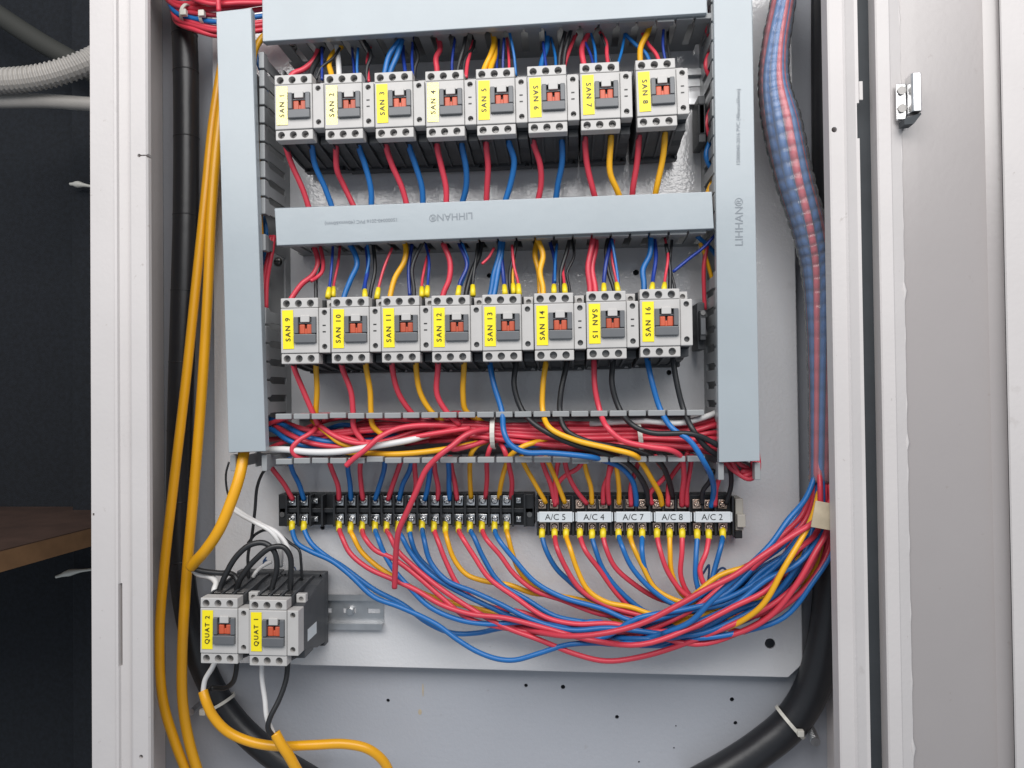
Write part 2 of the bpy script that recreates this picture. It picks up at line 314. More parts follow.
# ---------------------------------------------------------------- slotted wire ducts
HD = 0.066
def finger_mesh():
    bm = bmesh.new()   # local: x along duct, y = -height, z across (thin)
    prism(bm, [(-.0052, -.013), (-.0052, -.052), (-.0074, -.056), (-.0074, -HD), (.0074, -HD), (.0074, -.056), (.0052, -.052), (.0052, -.013)], 'Z', -.0009, .0009)
    prism(bm, [(-.0077, -.0580), (-.0077, -HD - .0012), (.0077, -HD - .0012), (.0077, -.0580)], 'Z', -.0022, .0030, bev=.0007)
    return to_mesh('finger', bm, m_duct)
FM = finger_mesh()
def duct(name, label, vertical, a0, a1, b0, b1, skip0=(), skip1=(), pitch=.0172, roll=0.0):
    """b0/b1: wall lines; skip lists: ranges along the duct without fingers. returns the root"""
    base = Vector(((b0 + b1) / 2, YP, a0)) if vertical else Vector((a0, YP, (b0 + b1) / 2))
    r = thing(name, base, label, 'wire duct'); L = a1 - a0; w = (b1 - b0) / 2
    def bb(u0, u1, h0, h1, v0, v1):
        return (v0, v1, -h1, -h0, u0, u1) if vertical else (u0, u1, -h1, -h0, v0, v1)
    bm = bmesh.new(); bx(bm, *bb(0, L, .0004, .0022, -w - .0009, w + .0009)); bx(bm, *bb(0, L, .0023, .014, -w - .0009, -w + .0009)); bx(bm, *bb(0, L, .0023, .014, w - .0009, w + .0009))
    obj('base_channel', to_mesh('base_channel', bm, m_duct), r)
    for side, sk in ((-1, skip0), (1, skip1)):
        k = 0
        while (k + .5) * pitch < L:
            u = (k + .5) * pitch; k += 1
            if any(s0 <= a0 + u <= s1 for s0, s1 in sk): continue
            o = obj('finger', FM, r)
            if vertical:
                o.location = (side * w, 0, u); o.rotation_euler = (0, -math.pi / 2 if side > 0 else math.pi / 2, 0)
            else:
                o.location = (u, 0, side * w); o.rotation_euler = (0, 0, 0) if side > 0 else (0, math.pi, 0)
            # a few fingers are bent a little
            if random.random() < .25: o.rotation_euler.rotate_axis('X', random.uniform(-.02, .02))
    return r
def cover(parent, quad, hc=.0725, drop=.009):
    """quad: 4 world points (tl,tr,br,bl) on the front plane"""
    c = sum(quad, Vector()) / 4; ux = ((quad[1] - quad[0]) + (quad[2] - quad[3])).normalized(); uz = ((quad[0] - quad[3]) + (quad[1] - quad[2])).normalized()
    bm = bmesh.new(); q = [((p - c).x, (p - c).z) for p in quad]
    prism(bm, q, 'Y', 0, .0016)
    b2 = bmesh.new(); bmesh.ops.delete(b2, geom=b2.verts[:])
    def lip(a, b):
        a, b = Vector((a[0], 0, a[1])), Vector((b[0], 0, b[1])); m_ = (a + b) / 2; inn = (Vector((0, 0, 0)) - m_); d = (b - a).normalized(); inn = (inn - d * inn.dot(d)).normalized() * .0014
        prism(bm, [(a.x, a.z), (b.x, b.z), ((b + inn).x, (b + inn).z), ((a + inn).x, (a + inn).z)], 'Y', .0016, drop)
    if abs((quad[1] - quad[0]).length) > abs((quad[0] - quad[3]).length): lip(q[0], q[1]); lip(q[3], q[2])
    else: lip(q[0], q[3]); lip(q[1], q[2])
    bmesh.ops.remove_doubles(bm, verts=bm.verts[:], dist=1e-6)
    me = to_mesh('cover', bm, m_cover); o = obj('cover', me, parent, c - parent.location)
    bv = o.modifiers.new('bevel', 'BEVEL'); bv.width = .0013; bv.segments = 3; bv.limit_method = 'ANGLE'
    return o, c
hcov = .0725
zt = lambda px, py, h=HD: U(px, py, h).z
# left vertical duct with its cover hanging askew
xl0, xl1 = U(232, 300, HD).x, U(264, 300, HD).x
dl = duct('wire_duct', 'left vertical slotted duct with its pale cover hanging slightly askew', True, zt(262, 472), zt(262, 46), xl0, xl1,
          skip1=((zt(262, 238), zt(262, 213)), (zt(262, 300), zt(262, 254)), (zt(262, 461), zt(262, 416))))
qd = [U(214.5, 10, .080), U(249.5, 6, .080), U(267, 451, .074), U(230, 452.5, .074)]
yav = sum(p.y for p in qd) / 4
cv, c0 = cover(dl, qd)
# right vertical duct
xr0, xr1 = U(717, 250, HD).x, U(753.5, 250, HD).x
dr = duct('wire_duct', 'right vertical slotted duct with pale blue grey printed cover', True, zt(717, 481), zt(713, -50), xr0, xr1,
          skip0=((zt(714, 462), zt(714, 416)), (zt(714, 262), zt(714, 236))))
cover(dr, [U(713, -60, hcov), U(751, -60, hcov), U(760, 461, hcov), U(719, 462.5, hcov)])
# top, middle, bottom horizontal ducts
zz = lambda pl, pr, h: (U(*pl, h).z + U(*pr, h).z) / 2
xa, xb = U(268, 30, HD).x, U(706, 20, HD).x
tz0 = zz((480, 26.5), (490, 26), HD); dt = duct('wire_duct', 'topmost horizontal slotted duct above contactors SAN 1 to SAN 8', False, xa, xb, tz0, tz0 + .040)
cover(dt, [U(262, -4, hcov), U(706, -32, hcov), U(707, 13, hcov), U(262.5, 41.5, hcov)])
mz0, mz1 = zz((480, 237), (490, 236.6), HD), zz((480, 208), (490, 207.7), HD)
dm = duct('wire_duct', 'middle horizontal slotted duct with printed cover between the two contactor rows', False, U(278, 230, HD).x, U(711, 215, HD).x, mz0, mz1)
cover(dm, [U(274.5, 208.5, hcov), U(712, 191.5, hcov), U(714, 228.5, hcov), U(276.5, 245.5, hcov)])
bz0, bz1 = zz((480, 459.5), (490, 459.4), HD), zz((480, 415), (490, 415), HD)
db = duct('wire_duct', 'open coverless horizontal duct full of red wires below contactor SAN 9 row', False, U(275, 440, HD).x, U(703, 440, HD).x, bz0, bz1)
def cover_of(d): return [c for c in d.children if c.name.startswith('cover')][0]
def print_on(d, s, px, py, size, turn, h=hcov + .0003):
    o = cover_of(d); w = U(px, py, h) - d.location - o.location; return lettering(s, size, m_greyink, o, w, turn, 0.0)
print_on(dr, 'LIHHAN®', 739.5, 222, .0098, 89.2)
print_on(dr, '15000040-2016 PVC (40mmx60mm)', 738.5, 127, .0046, 89.2)
print_on(dm, 'LIHHAN®', 451, 216.5, .0092, 181.6)
print_on(dm, '15000040-2016 PVC (40mmx60mm)', 361, 221.5, .0046, 181.6)

# ---------------------------------------------------------------- DIN rails
def rail(px0, px1, py, label):
    p0 = U(px0, py, .004); x1 = U(px1, py, .004).x; L = x1 - p0.x
    r = thing('mounting_rail', Vector((p0.x, YP, p0.z)), label, 'rail', 'rails behind the contactors')
    prof = [(-.0003, -.0135), (-.0003, -.0125), (-.0062, -.0125), (-.0062, -.0175), (-.0075, -.0175), (-.0075, -.0115), (-.0013, -.0115), (-.0013, .0115), (-.0075, .0115), (-.0075, .0175), (-.0062, .0175), (-.0062, .0125), (-.0003, .0125), (-.0003, -.0125)]
    prof = [(-.0003, -.0125), (-.0062, -.0125), (-.0062, -.0175), (-.0075, -.0175), (-.0075, -.0115), (-.0013, -.0115), (-.0013, .0115), (-.0075, .0115), (-.0075, .0175), (-.0062, .0175), (-.0062, .0125), (-.0003, .0125)]
    me = to_mesh('rail_profile', prism(bmesh.new(), prof, 'X', 0, L), m_rail)
    c = bmesh.new(); x = L - .010
    while x > .01: bx(c, x - .0065, x + .0065, -.004, .002, -.0026, .0026); x -= .025
    me = cut(me, c); obj('rail_profile', me, r)
    for xx in (L - .034, .05):
        s = bmesh.new(); cyl(s, Vector((xx, -.0025, 0)), .0042, .0022, seg=16); cyl(s, Vector((xx, -.0048, 0)), .0034, .0024, seg=6); obj('screw', to_mesh('screw', s, m_steel), r)
    return r
rail(290, 706, 104, 'galvanised rail carrying the upper row of contactors')
rail(290, 706, 325, 'galvanised rail carrying the lower row of contactors')
rail(226, 383, 610, 'short galvanised rail end sticking out beside contactor QUAT 1')

# ---------------------------------------------------------------- contactors
HF = 93
def B(x0, x1, h0, h1, z0, z1, bev=0.0, bm=None):
    return bx(bm or bmesh.new(), x0 * mm, x1 * mm, -h1 * mm, -h0 * mm, z0 * mm, z1 * mm, bev * mm)
def contactor_meshes():
    D = {}
    prof = [(-8, 33), (-24, 33), (-30, 32), (-44, 30.5), (-58, 28.5), (-70, 27), (-83, 26)]
    full = prof + [(y, -z) for y, z in prof[::-1]]
    bm = bmesh.new(); prism(bm, [(y * mm, z * mm) for y, z in full], 'X', -22.3 * mm, 11.7 * mm, bev=.0006)
    p2 = [(-8, 33), (-40, 30), (-62, 23), (-83, 19.5)]; f2 = p2 + [(y, -z) for y, z in p2[::-1]]
    prism(bm, [(y * mm, z * mm) for y, z in f2], 'X', 11.9 * mm, 22.3 * mm, bev=.0006)
    for x in (-22.2, -11.6, -.6, 10.2):       # barriers between poles
        p3 = [(-20, 34.2), (-32, 34), (-50, 32), (-70, 30), (-80, 28.5), (-80, -28.5), (-70, -30), (-50, -32), (-32, -34), (-20, -34.2)]
        prism(bm, [(y * mm, z * mm) for y, z in p3], 'X', x * mm, (x + 1.8) * mm)
    D['body'] = to_mesh('body', bm, m_char)
    base = B(-22.5, 22.5, 7.7, 19, -36, 36, 1.0); c = bmesh.new()
    for sx in (-1, 1):
        for sz in (-1, 1): prism(c, [((sx * 18 - 2.6) * mm, (sz * 33 - 2.4) * mm), ((sx * 18 + 2.6) * mm, (sz * 33 - 2.4) * mm), (sx * 18 * mm, (sz * 33 + 2.6) * mm)], 'Y', -.03, 0)
    D['base'] = cut(to_mesh('base', base, m_char), c)
    main = B(-22.5, 11.9, 80, HF, -20, 20.3, .7); c = B(-9.9, 10.4, HF - 8, HF + 2, -11.2, 12.4)
    D['front_cover'] = cut(to_mesh('front_cover', main, m_face), c)
    def holes3(zc):
        c = bmesh.new()
        for x in (-17.2, -6.2, 4.8): cyl(c, Vector((x * mm, -HF * mm, zc * mm)), 3.3 * mm, 14 * mm, seg=20)
        return c
    D['terminal_cover'] = cut(to_mesh('terminal_cover', B(-22.5, 11.8, 80, HF - .3, 20.6, 29.5, .7), m_face), holes3(24.6))
    low = B(-22.5, 11.8, 80, HF - 1.0, -29.5, -20.4, .7)
    D['terminal_cover_low'] = cut(to_mesh('terminal_cover', low, m_face), holes3(-24.9))
    st = B(12.2, 22.5, 78, HF - .6, -20, 20.3, .7); c = bmesh.new()
    for z in (16, -14.5): cyl(c, Vector((17.4 * mm, -HF * mm, z * mm)), 2.5 * mm, 12 * mm, seg=18)
    D['auxiliary_cover'] = cut(to_mesh('auxiliary_cover', st, m_face), c)
    # window housing: frame of four bars standing proud, open notch at the top
    bm = bmesh.new(); B(-9.8, -5.9, HF - 6, HF + 2.4, -2.6, 12.3, .6, bm); B(6.3, 10.3, HF - 6, HF + 2.4, -2.6, 12.3, .6, bm); B(-9.8, 10.3, HF - 6, HF + 3.2, -11.1, -3.2, .7, bm); B(-6.2, 6.6, HF - 6, HF - .6, 6.2, 7.4, .3, bm); B(-9.6, 10.1, HF - 7, HF - 5.6, -10.4, 11.8, 0, bm)
    D['window_housing'] = to_mesh('window_housing', bm, m_window)
    D['white_tab'] = to_mesh('white_tab', B(-4.1, 4.2, HF - 5, HF + 1.4, 7.5, 13.6, .5), m_face)
    bm = bmesh.new(); B(-5.7, -.7, HF - 5, HF - .4, -2.9, 5.7, .8, bm); B(1.1, 6.1, HF - 5, HF - .4, -2.9, 5.7, .8, bm); B(-1.5, 1.9, HF - 5, HF - 1.4, -2.9, 2.0, .5, bm)
    D['indicator'] = to_mesh('indicator', bm, m_red)
    D['label_tag'] = to_mesh('label_tag', B(-5.0, 5.0, 0, .3, -17.4, 17.4, .1), m_tag)
    s = bmesh.new(); cyl(s, Vector((0, 0, 0)), 2.9 * mm, 1.5 * mm, seg=14); bx(s, -.0024, .0024, -.0011, -.0004, -.0004, .0004); bx(s, -.0004, .0004, -.00112, -.0004, -.0024, .0024)
    D['terminal_screw'] = to_mesh('terminal_screw', s, m_screw)
    at = B(13, 21.8, 66, 72, 21.6, 29.5, .5); c = bmesh.new(); cyl(c, Vector((17.6 * mm, -72 * mm, 25 * mm)), 2.4 * mm, 8 * mm, seg=16)
    D['auxiliary_terminal'] = cut(to_mesh('auxiliary_terminal', at, m_face), c)
    D['lower_auxiliary_terminal'] = to_mesh('auxiliary_terminal', B(12.6, 21.8, 50, 74, -28.5, -21.2, .6), m_char)
    D['marker_slot'] = to_mesh('marker_slot', B(-1.4, 1.4, 0, .3, -.5, .5), m_ink)
    tb = bmesh.new()
    for x in (-16, -5, 6): B(x - 3.2, x + 3.2, 60, 74, 28.0, 29.6, .3, tb)
    D['terminal_clamp'] = to_mesh('terminal_clamp', tb, m_screw)
    return D
CM = contactor_meshes()
def contactor(px, py, text, label, flip=False, slots=True, rot=0.0, tilt=0.0, group='contactors on the rails', dh=0.0):
    p = U(px, py, HF * mm + dh); loc = Vector((p.x + 22.5 * mm, YP - dh, p.z - 29.5 * mm))
    r = thing('contactor', loc, label, 'contactor', group, roty=-math.radians(rot))
    for k in ('base', 'body', 'front_cover', 'auxiliary_cover', 'window_housing', 'white_tab', 'indicator', 'auxiliary_terminal', 'terminal_clamp'): obj(k, CM[k], r)
    obj('terminal_cover', CM['terminal_cover'], r); obj('terminal_cover', CM['terminal_cover_low'], r); obj('auxiliary_terminal', CM['lower_auxiliary_terminal'], r)
    for x in (-17.2, -6.2, 4.8):
        for z in (24.6, -24.9): obj('terminal_screw', CM['terminal_screw'], r, (x * mm, -(HF - 7.4) * mm, z * mm), (0, random.uniform(0, 3), 0))
    for z in (16, -14.5): obj('terminal_screw', CM['terminal_screw'], r, (17.4 * mm, -(HF - 6) * mm, z * mm), (0, random.uniform(0, 3), 0))
    if slots:
        for z in (4.5, -1.2): obj('marker_slot', CM['marker_slot'], r, (17.2 * mm, -(HF - .55) * mm, z * mm))
    t = obj('label_tag', CM['label_tag'], r, (-15.6 * mm, -(HF + .25) * mm, 1.2 * mm), (tilt, random.uniform(-.02, .02), random.uniform(-.02, .02)))
    if text in ('SAN 1', 'SAN 4', 'SAN 2'):
        t.data = t.data.copy(); t.data.materials[0] = m_taggloss
    lettering(text, .0064 if text.startswith('S') else .0058, m_ink, t, (0.0002, -.00065, 0), -90 if flip else 90, .00006)
    return r
ROW1 = [(274.5, 75), (324.2, 74), (374.5, 72.3), (425.3, 71), (476, 68.7), (527.3, 66), (580, 63), (636, 59.5)]
ROW2 = [(280.5, 298.3), (330.8, 297.2), (381, 296.2), (431.2, 295.6), (482, 294.6), (534, 293.3), (586.2, 291.4), (639.6, 289.2)]
TILT1 = [.0, .03, .0, .0, .0, .01, .0, .0]
ORDW = ['first', 'second', 'third', 'fourth', 'fifth', 'sixth', 'seventh', 'eighth']
def NM(i): return '%s %s contactor' % (ORDW[(i - 1) % 8], 'upper' if i <= 8 else 'lower')
def sanlab(i):
    return 'grey contactor tagged SAN %d in yellow, %s from left in the %s row' % (i, ORDW[(i - 1) % 8], 'upper' if i <= 8 else 'lower')
def sanlab_old(i):
    row = 'upper' if i <= 8 else 'lower'
    extra = {1: ', leftmost, next to the left duct', 4: ', fourth from the left duct', 8: ', rightmost, standing slightly apart', 9: ', leftmost', 16: ', rightmost, beside the black end clamp'}.get(i, '')
    return 'grey contactor with yellow tag SAN %d in the %s row%s' % (i, row, extra)
for i, (x, y) in enumerate(ROW1): contactor(x, y, 'SAN %d' % (i + 1), sanlab(i + 1), flip=i in (5, 6, 7), slots=i not in (0, 2), rot=.25 + (1.0 if i == 7 else .35), tilt=TILT1[i])
for i, (x, y) in enumerate(ROW2): contactor(x, y, 'SAN %d' % (i + 9), sanlab(i + 9), flip=i == 6, slots=i not in (3, 4, 7), rot=.15)
contactor(200, 598, 'QUAT 2', 'grey contactor with yellow tag QUAT 2, left of the low pair', slots=False, rot=-.4, group='low pair of contactors')
contactor(248.8, 600, 'QUAT 1', 'grey contactor with yellow tag QUAT 1, right of the low pair', slots=False, rot=-.4, group='low pair of contactors')
q1c = [o for o in C.objects if o.name.startswith('contactor') and 'QUAT 1' in o.get('label', '')][0]
obj('paper_sticker', to_mesh('paper_sticker', B(22.35, 22.6, 44, 68, -15, -4, 0), m_label), q1c)
# end clamps
def end_clamp(px, py, label, h=.050):
    p = U(px, py, h); r = thing('end_clamp', Vector((p.x, YP, p.z)), label, 'clamp')
    bm = B(-3, 4, 7.7, 40, -22, 22, .8); B(-2.2, 3.2, 40, h / mm, -14, 14, .8, bm); obj('clamp_body', to_mesh('clamp_body', bm, m_char), r)
    obj('clamp_face', to_mesh('clamp_face', B(-1.8, 2.8, h / mm, h / mm + 1.4, -9, 6, .5), m_window), r)
    s = bmesh.new(); cyl(s, Vector((0.0005, -(h / mm + .8) * mm, .011)), .0022, .0016); obj('screw', to_mesh('screw', s, m_screw), r); return r
end_clamp(702.5, 325, 'small black end clamp right of contactor SAN 16')
end_clamp(700, 122, 'small black end clamp low right of contactor SAN 8', h=.032)

# ---------------------------------------------------------------- terminal strips
def clamp_meshes(m, pm, w, d):
    bm = box(-w / 2, w / 2, -.0016, 0, -d / 2, d / 2, bev=.0004); plate_me = to_mesh('terminal_plate', bm, pm)
    bm = bmesh.new(); bmesh.ops.create_uvsphere(bm, u_segments=12, v_segments=8, radius=.0033, matrix=Matrix.Translation((0, -.0018, 0)) @ Matrix.Diagonal((1, .55, 1, 1)))
    me = to_mesh('terminal_screw', bm, m, True); c = box(-.004, .004, -.006, -.0028, -.0005, .0005); bx(c, -.0005, .0005, -.006, -.0028, -.004, .004); return plate_me, cut(me, c)
TC, TB = clamp_meshes(m_steel, m_steel, .0084, .0098), clamp_meshes(m_brass, m_brass, .0086, .0088)
HT = .024
LX = [292 + 11.93 * k for k in range(20)]
p0, p1 = U(277, 511, HT), U(534, 511, HT)
ts = thing('terminal_strip', Vector((p0.x, YP, p0.z)), 'long black terminal strip with silver screws, left of the A/C labelled block', 'terminal strip')
W = p1.x - p0.x; hh = .0158
bm = bmesh.new(); bx(bm, 0, W, -.012, -.0004, -hh, hh, .0008); bx(bm, .001, W - .001, -.020, -.012, -.0022, .0022, .0004); obj('base', to_mesh('base', bm, m_black), ts)
bar = to_mesh('barrier', box(-.0010, .0010, -HT, -.0121, -hh + .0005, hh - .0005, bev=.0003), m_black)
for k in range(21):
    x = U(LX[0] + 11.93 * (k - .5), 511, HT).x - p0.x; obj('barrier', bar, ts, (x, 0, 0))
for k, x in enumerate(LX):
    xx = U(x, 511, .016).x - p0.x
    if k in (3,): continue
    for s in (1, -1):
        o = obj('terminal_plate', TC[0], ts, (xx, -.0150, s * .0090), (random.uniform(-.12, .12), random.uniform(-.05, .05), random.uniform(-.1, .1))); obj('terminal_screw', TC[1], o, (0, -.0004, 0), (0, random.uniform(0, 3), 0))
        if k in (2, 19): o.scale = (.55, 1, .55)
for x, w in ((.004, .008), (W - .0045, .009)):
    obj('end_cap', to_mesh('end_cap', box(x - w / 2, x + w / 2, -.020, -.0121, -hh, hh, bev=.0006), m_black), ts)
    s = bmesh.new(); cyl(s, Vector((x, -.0205, -.004)), .0026, .002); obj('end_screw', to_mesh('end_screw', s, m_screw), ts)
# right block with A/C labels
RX = [542, 554.5, 566, 580, 592, 603, 618.5, 630, 642, 657, 669.5, 682, 697, 708.5, 722.5]
q0, q1 = U(536.5, 517, .032), U(734, 517, .032)
tr = thing('terminal_block', Vector((q0.x, YP, q0.z)), 'black terminal block with five white A/C labels and bronze screws', 'terminal block')
W = q1.x - q0.x; hh = .0195
bm = bmesh.new(); bx(bm, 0, W, -.020, -.0004, -hh, hh, .0008); bx(bm, 0.001, W - .001, -.0295, -.020, -.0045, .0045, .0004); obj('base', to_mesh('base', bm, m_black), tr)
bar = to_mesh('barrier', box(-.0009, .0009, -.027, -.0201, -hh + .0008, hh - .0008, bev=.0003), m_black)
edges = [536.5] + [(RX[i] + RX[i + 1]) / 2 for i in range(14)] + [733]
for x in edges: obj('barrier', bar, tr, (U(x, 517, .026).x - q0.x + (.001 if x == 536.5 else 0), 0, 0))
for x in RX:
    xx = U(x, 517, .021).x - q0.x
    for s in (1, -1):
        o = obj('terminal_plate', TB[0], tr, (xx, -.0212, s * .0108), (random.uniform(-.15, .15), random.uniform(-.06, .06), random.uniform(-.12, .12))); obj('terminal_screw', TB[1], o, (0, -.0004, 0), (0, random.uniform(0, 3), 0))
for (a, b, s) in ((537.5, 574, 'A/C 5'), (575.5, 613, 'A/C 4'), (614.5, 652.5, 'A/C 7'), (654, 692, 'A/C 8'), (694, 732.5, 'A/C 2')):
    xa_, xb_ = U(a, 518, .032).x - q0.x, U(b, 518, .032).x - q0.x
    bm = bmesh.new(); bx(bm, xa_ + .0014, xb_ - .0014, -.0322, -.0297, -.0050, .0050, .0006); bx(bm, xa_, xa_ + .0012, -.0318, -.0297, -.0042, .0042, .0003); bx(bm, xb_ - .0012, xb_, -.0318, -.0297, -.0042, .0042, .0003)
    lp_ = obj('label_plate', to_mesh('label_plate', bm, m_label), tr)
    lettering(s, .0082, m_greyink if False else m_ink, lp_, ((xa_ + xb_) / 2 + random.uniform(-.001, .001), -.0325, -.0002), 0, -.00005)
e = thing('end_bracket', Vector((U(738.5, 517, .02).x, YP, q0.z)), 'beige end bracket closing the right of the A/C terminal block', 'bracket')
obj('bracket_body', to_mesh('bracket_body', B(-3.6, 3.8, .4, 24, -14, 16, .8), m_beige), e); obj('bracket_face', to_mesh('bracket_face', B(-3.2, 4.4, 24.1, 30, -10, 2, .6), m_beige), e); obj('bracket_foot', to_mesh('bracket_foot', B(-4, 3, .4, 22, -22, -14.3, .8), m_black), e)

# ---------------------------------------------------------------- wires
def wire(col, pts, label, r=.0026, group=None, ferrule=None, name='wire', per=6, jit=.0):
    r *= .90
    """pts: (px, py, h). ferrule: 'start'/'end'"""
    P = [U(x, y, h) for x, y, h in pts]
    o, path = tube(name, P, r, WIRE[col], None, per); tag(o, label, 'wire', group)
    if ferrule:
        path = path if ferrule == 'start' else path[::-1]; L = 0; q = [path[0]]
        d = (path[2] - path[0]).normalized()
        seg = [path[0] - d * .002, path[0] + d * .004, path[0] + d * .0095]
        me, o0 = tube_mesh('ferrule', seg, 0, m_ferrule, 10, lambda i: max(r * 1.28, .0026) if i < 2 else max(r * 1.12, .0022)); obj('ferrule', me, o, o0 - o.location)
    return o
def hl(pts, h0, h1, mid=None):
    n_ = len(pts) - 1; out = []
    for i, (x, y) in enumerate(pts):
        t = i / n_; h = h0 + (h1 - h0) * t + (0 if mid is None else mid * 4 * t * (1 - t)); out.append((x, y, h))
    return out
def jh(a=.004): return random.uniform(-a, a)
# row 1, below the contactors
R1 = [('red', [(284, 132), (286, 146), (292, 165), (303, 190), (312, 218)]), ('blue', [(312, 132), (312, 147), (315, 165), (325, 188), (336, 218)]),
      ('red', [(336, 132), (336, 147), (337, 170), (343, 184), (358, 215)]), ('blue', [(358, 132), (359, 147), (365, 165), (371, 190), (371, 215)]),
      ('red', [(384, 130), (386, 146), (392, 165), (402, 188), (409, 214)]), ('blue', [(407, 130), (409, 146), (415, 164), (422, 188), (423, 212)]),
      ('red', [(437, 130), (437, 146), (441, 165), (446, 188), (446, 212)]), ('blue', [(461, 130), (462, 146), (466, 168), (466, 188), (460, 210)]),
      ('red', [(486, 128), (486, 143), (488, 166), (487, 188), (486, 210)]), ('blue', [(507, 128), (509, 143), (514, 160), (511, 182), (503, 208)]),
      ('red', [(532, 126), (533, 141), (540, 164), (541, 184), (537, 206)]), ('blue', [(562, 126), (562, 141), (562, 163), (558, 184), (555, 206)]),
      ('red', [(585, 124), (585, 139), (587, 164), (593, 190), (597, 204)]), ('yellow', [(611, 124), (611, 138), (610, 172), (617, 190), (622, 203)]),
      ('red', [(639, 122), (639, 136), (637, 163), (633, 188), (632, 202)]), ('yellow', [(665, 120), (665, 134), (663, 157), (657, 186), (654, 201)])]
for i, (c, p) in enumerate(R1):
    wire(c, hl([(p[0][0], p[0][1] - 6)] + p[1:], 0.073 + jh(.002), .044 + jh()), '%s wire running down from the %s into the middle duct' % (CNAME[c], NM(i // 2 + 1)), .0031)
# row 2, below the contactors
R2 = [('red', [(291, 352), (294, 367), (303, 390), (312, 411), (318, 425)], 9), ('yellow', [(316, 352), (316, 367), (317, 390), (316, 410), (316, 425)], 9),
      ('red', [(339, 352), (342, 367), (351, 392), (353, 412), (354, 428), (364, 443)], 10), ('yellow', [(365, 352), (366, 367), (370, 390), (371, 412), (373, 426), (384, 436)], 10),
      ('red', [(391, 350), (392, 366), (398, 392), (410, 411), (424, 425)], 11), ('yellow', [(416, 350), (416, 366), (420, 392), (430, 410), (445, 424)], 11),
      ('red', [(438, 350), (438, 366), (437, 394), (446, 411), (460, 425)], 12), ('yellow', [(464, 350), (464, 366), (463, 394), (466, 411), (485, 424)], 12)]
for c, p, k in R2: wire(c, hl([(p[0][0], p[0][1] - 4)] + p[1:], .066 + jh(.002), .050 + jh(.006)), '%s wire running down from the %s into the open duct' % (CNAME[c], NM(k)), .0030)
R2L = [('blue', [(489, 350, .055), (490, 364, .056), (494, 385, .060), (502, 412, .064), (504, 432, .074), (510, 444, .076), (524, 452, .076), (550, 453, .076), (590, 457, .072), (606, 461, .058), (620, 467, .050), (632, 480, .040), (636, 497, .030), (636, 506, .024)], 'blue wire from the fifth lower contactor sweeping across the open duct to its terminal'),
       ('black', [(517, 350, .055), (516, 364, .056), (514, 385, .058), (522, 410, .060), (537, 426, .068), (570, 443, .070), (610, 455, .066), (627, 463, .056), (640, 477, .045), (647, 492, .034), (648, 506, .024)], 'black wire from the fifth lower contactor running diagonally to its terminal'),
       ('yellow', [(547, 350, .055), (546, 362, .056), (543, 385, .058), (543, 412, .060), (550, 428, .072), (575, 440, .074), (612, 449, .074), (634, 455, .072), (642, 463, .058), (652, 480, .044), (660, 495, .032), (662, 506, .024)], 'yellow wire from the sixth lower contactor crossing the open duct to its terminal'),
       ('black', [(568, 350, .055), (567, 362, .056), (561, 392, .060), (560, 412, .062), (566, 430, .070), (590, 442, .070), (630, 449, .064), (658, 461, .058), (668, 478, .044), (673, 498, .026)], 'black wire from the sixth lower contactor crossing the open duct to its terminal'),
       ('red', [(594, 348, .055), (594, 360, .056), (595, 388, .058), (600, 411, .060), (607, 427, .074), (622, 440, .076), (650, 447, .076), (670, 450, .074), (681, 457, .064), (684, 476, .046), (682, 495, .032), (682, 506, .024)], 'red wire from the seventh lower contactor looping through the open duct to its terminal'),
       ('black', [(613, 348, .055), (613, 360, .056), (612, 384, .058), (620, 410, .060), (634, 426, .072), (652, 433, .075), (692, 434, .074), (712, 442, .068), (732, 455, .060)], 'black wire from the seventh lower contactor running right under the printed vertical cover'),
       ('blue', [(645, 345, .055), (647, 358, .056), (652, 382, .060), (661, 411, .062), (672, 428, .072), (690, 441, .076), (704, 462, .074), (713, 482, .050), (713, 498, .030), (711, 507, .024)], 'blue wire from the last lower contactor dropping over the duct to its terminal'),
       ('black', [(673, 345, .055), (673, 358, .056), (677, 384, .058), (684, 411, .060), (693, 430, .070), (706, 447, .066), (722, 458, .056)], 'black wire from the last lower contactor dropping into the duct beside the blue one')]
for c, p, l in R2L: wire(c, p, l, .0029)
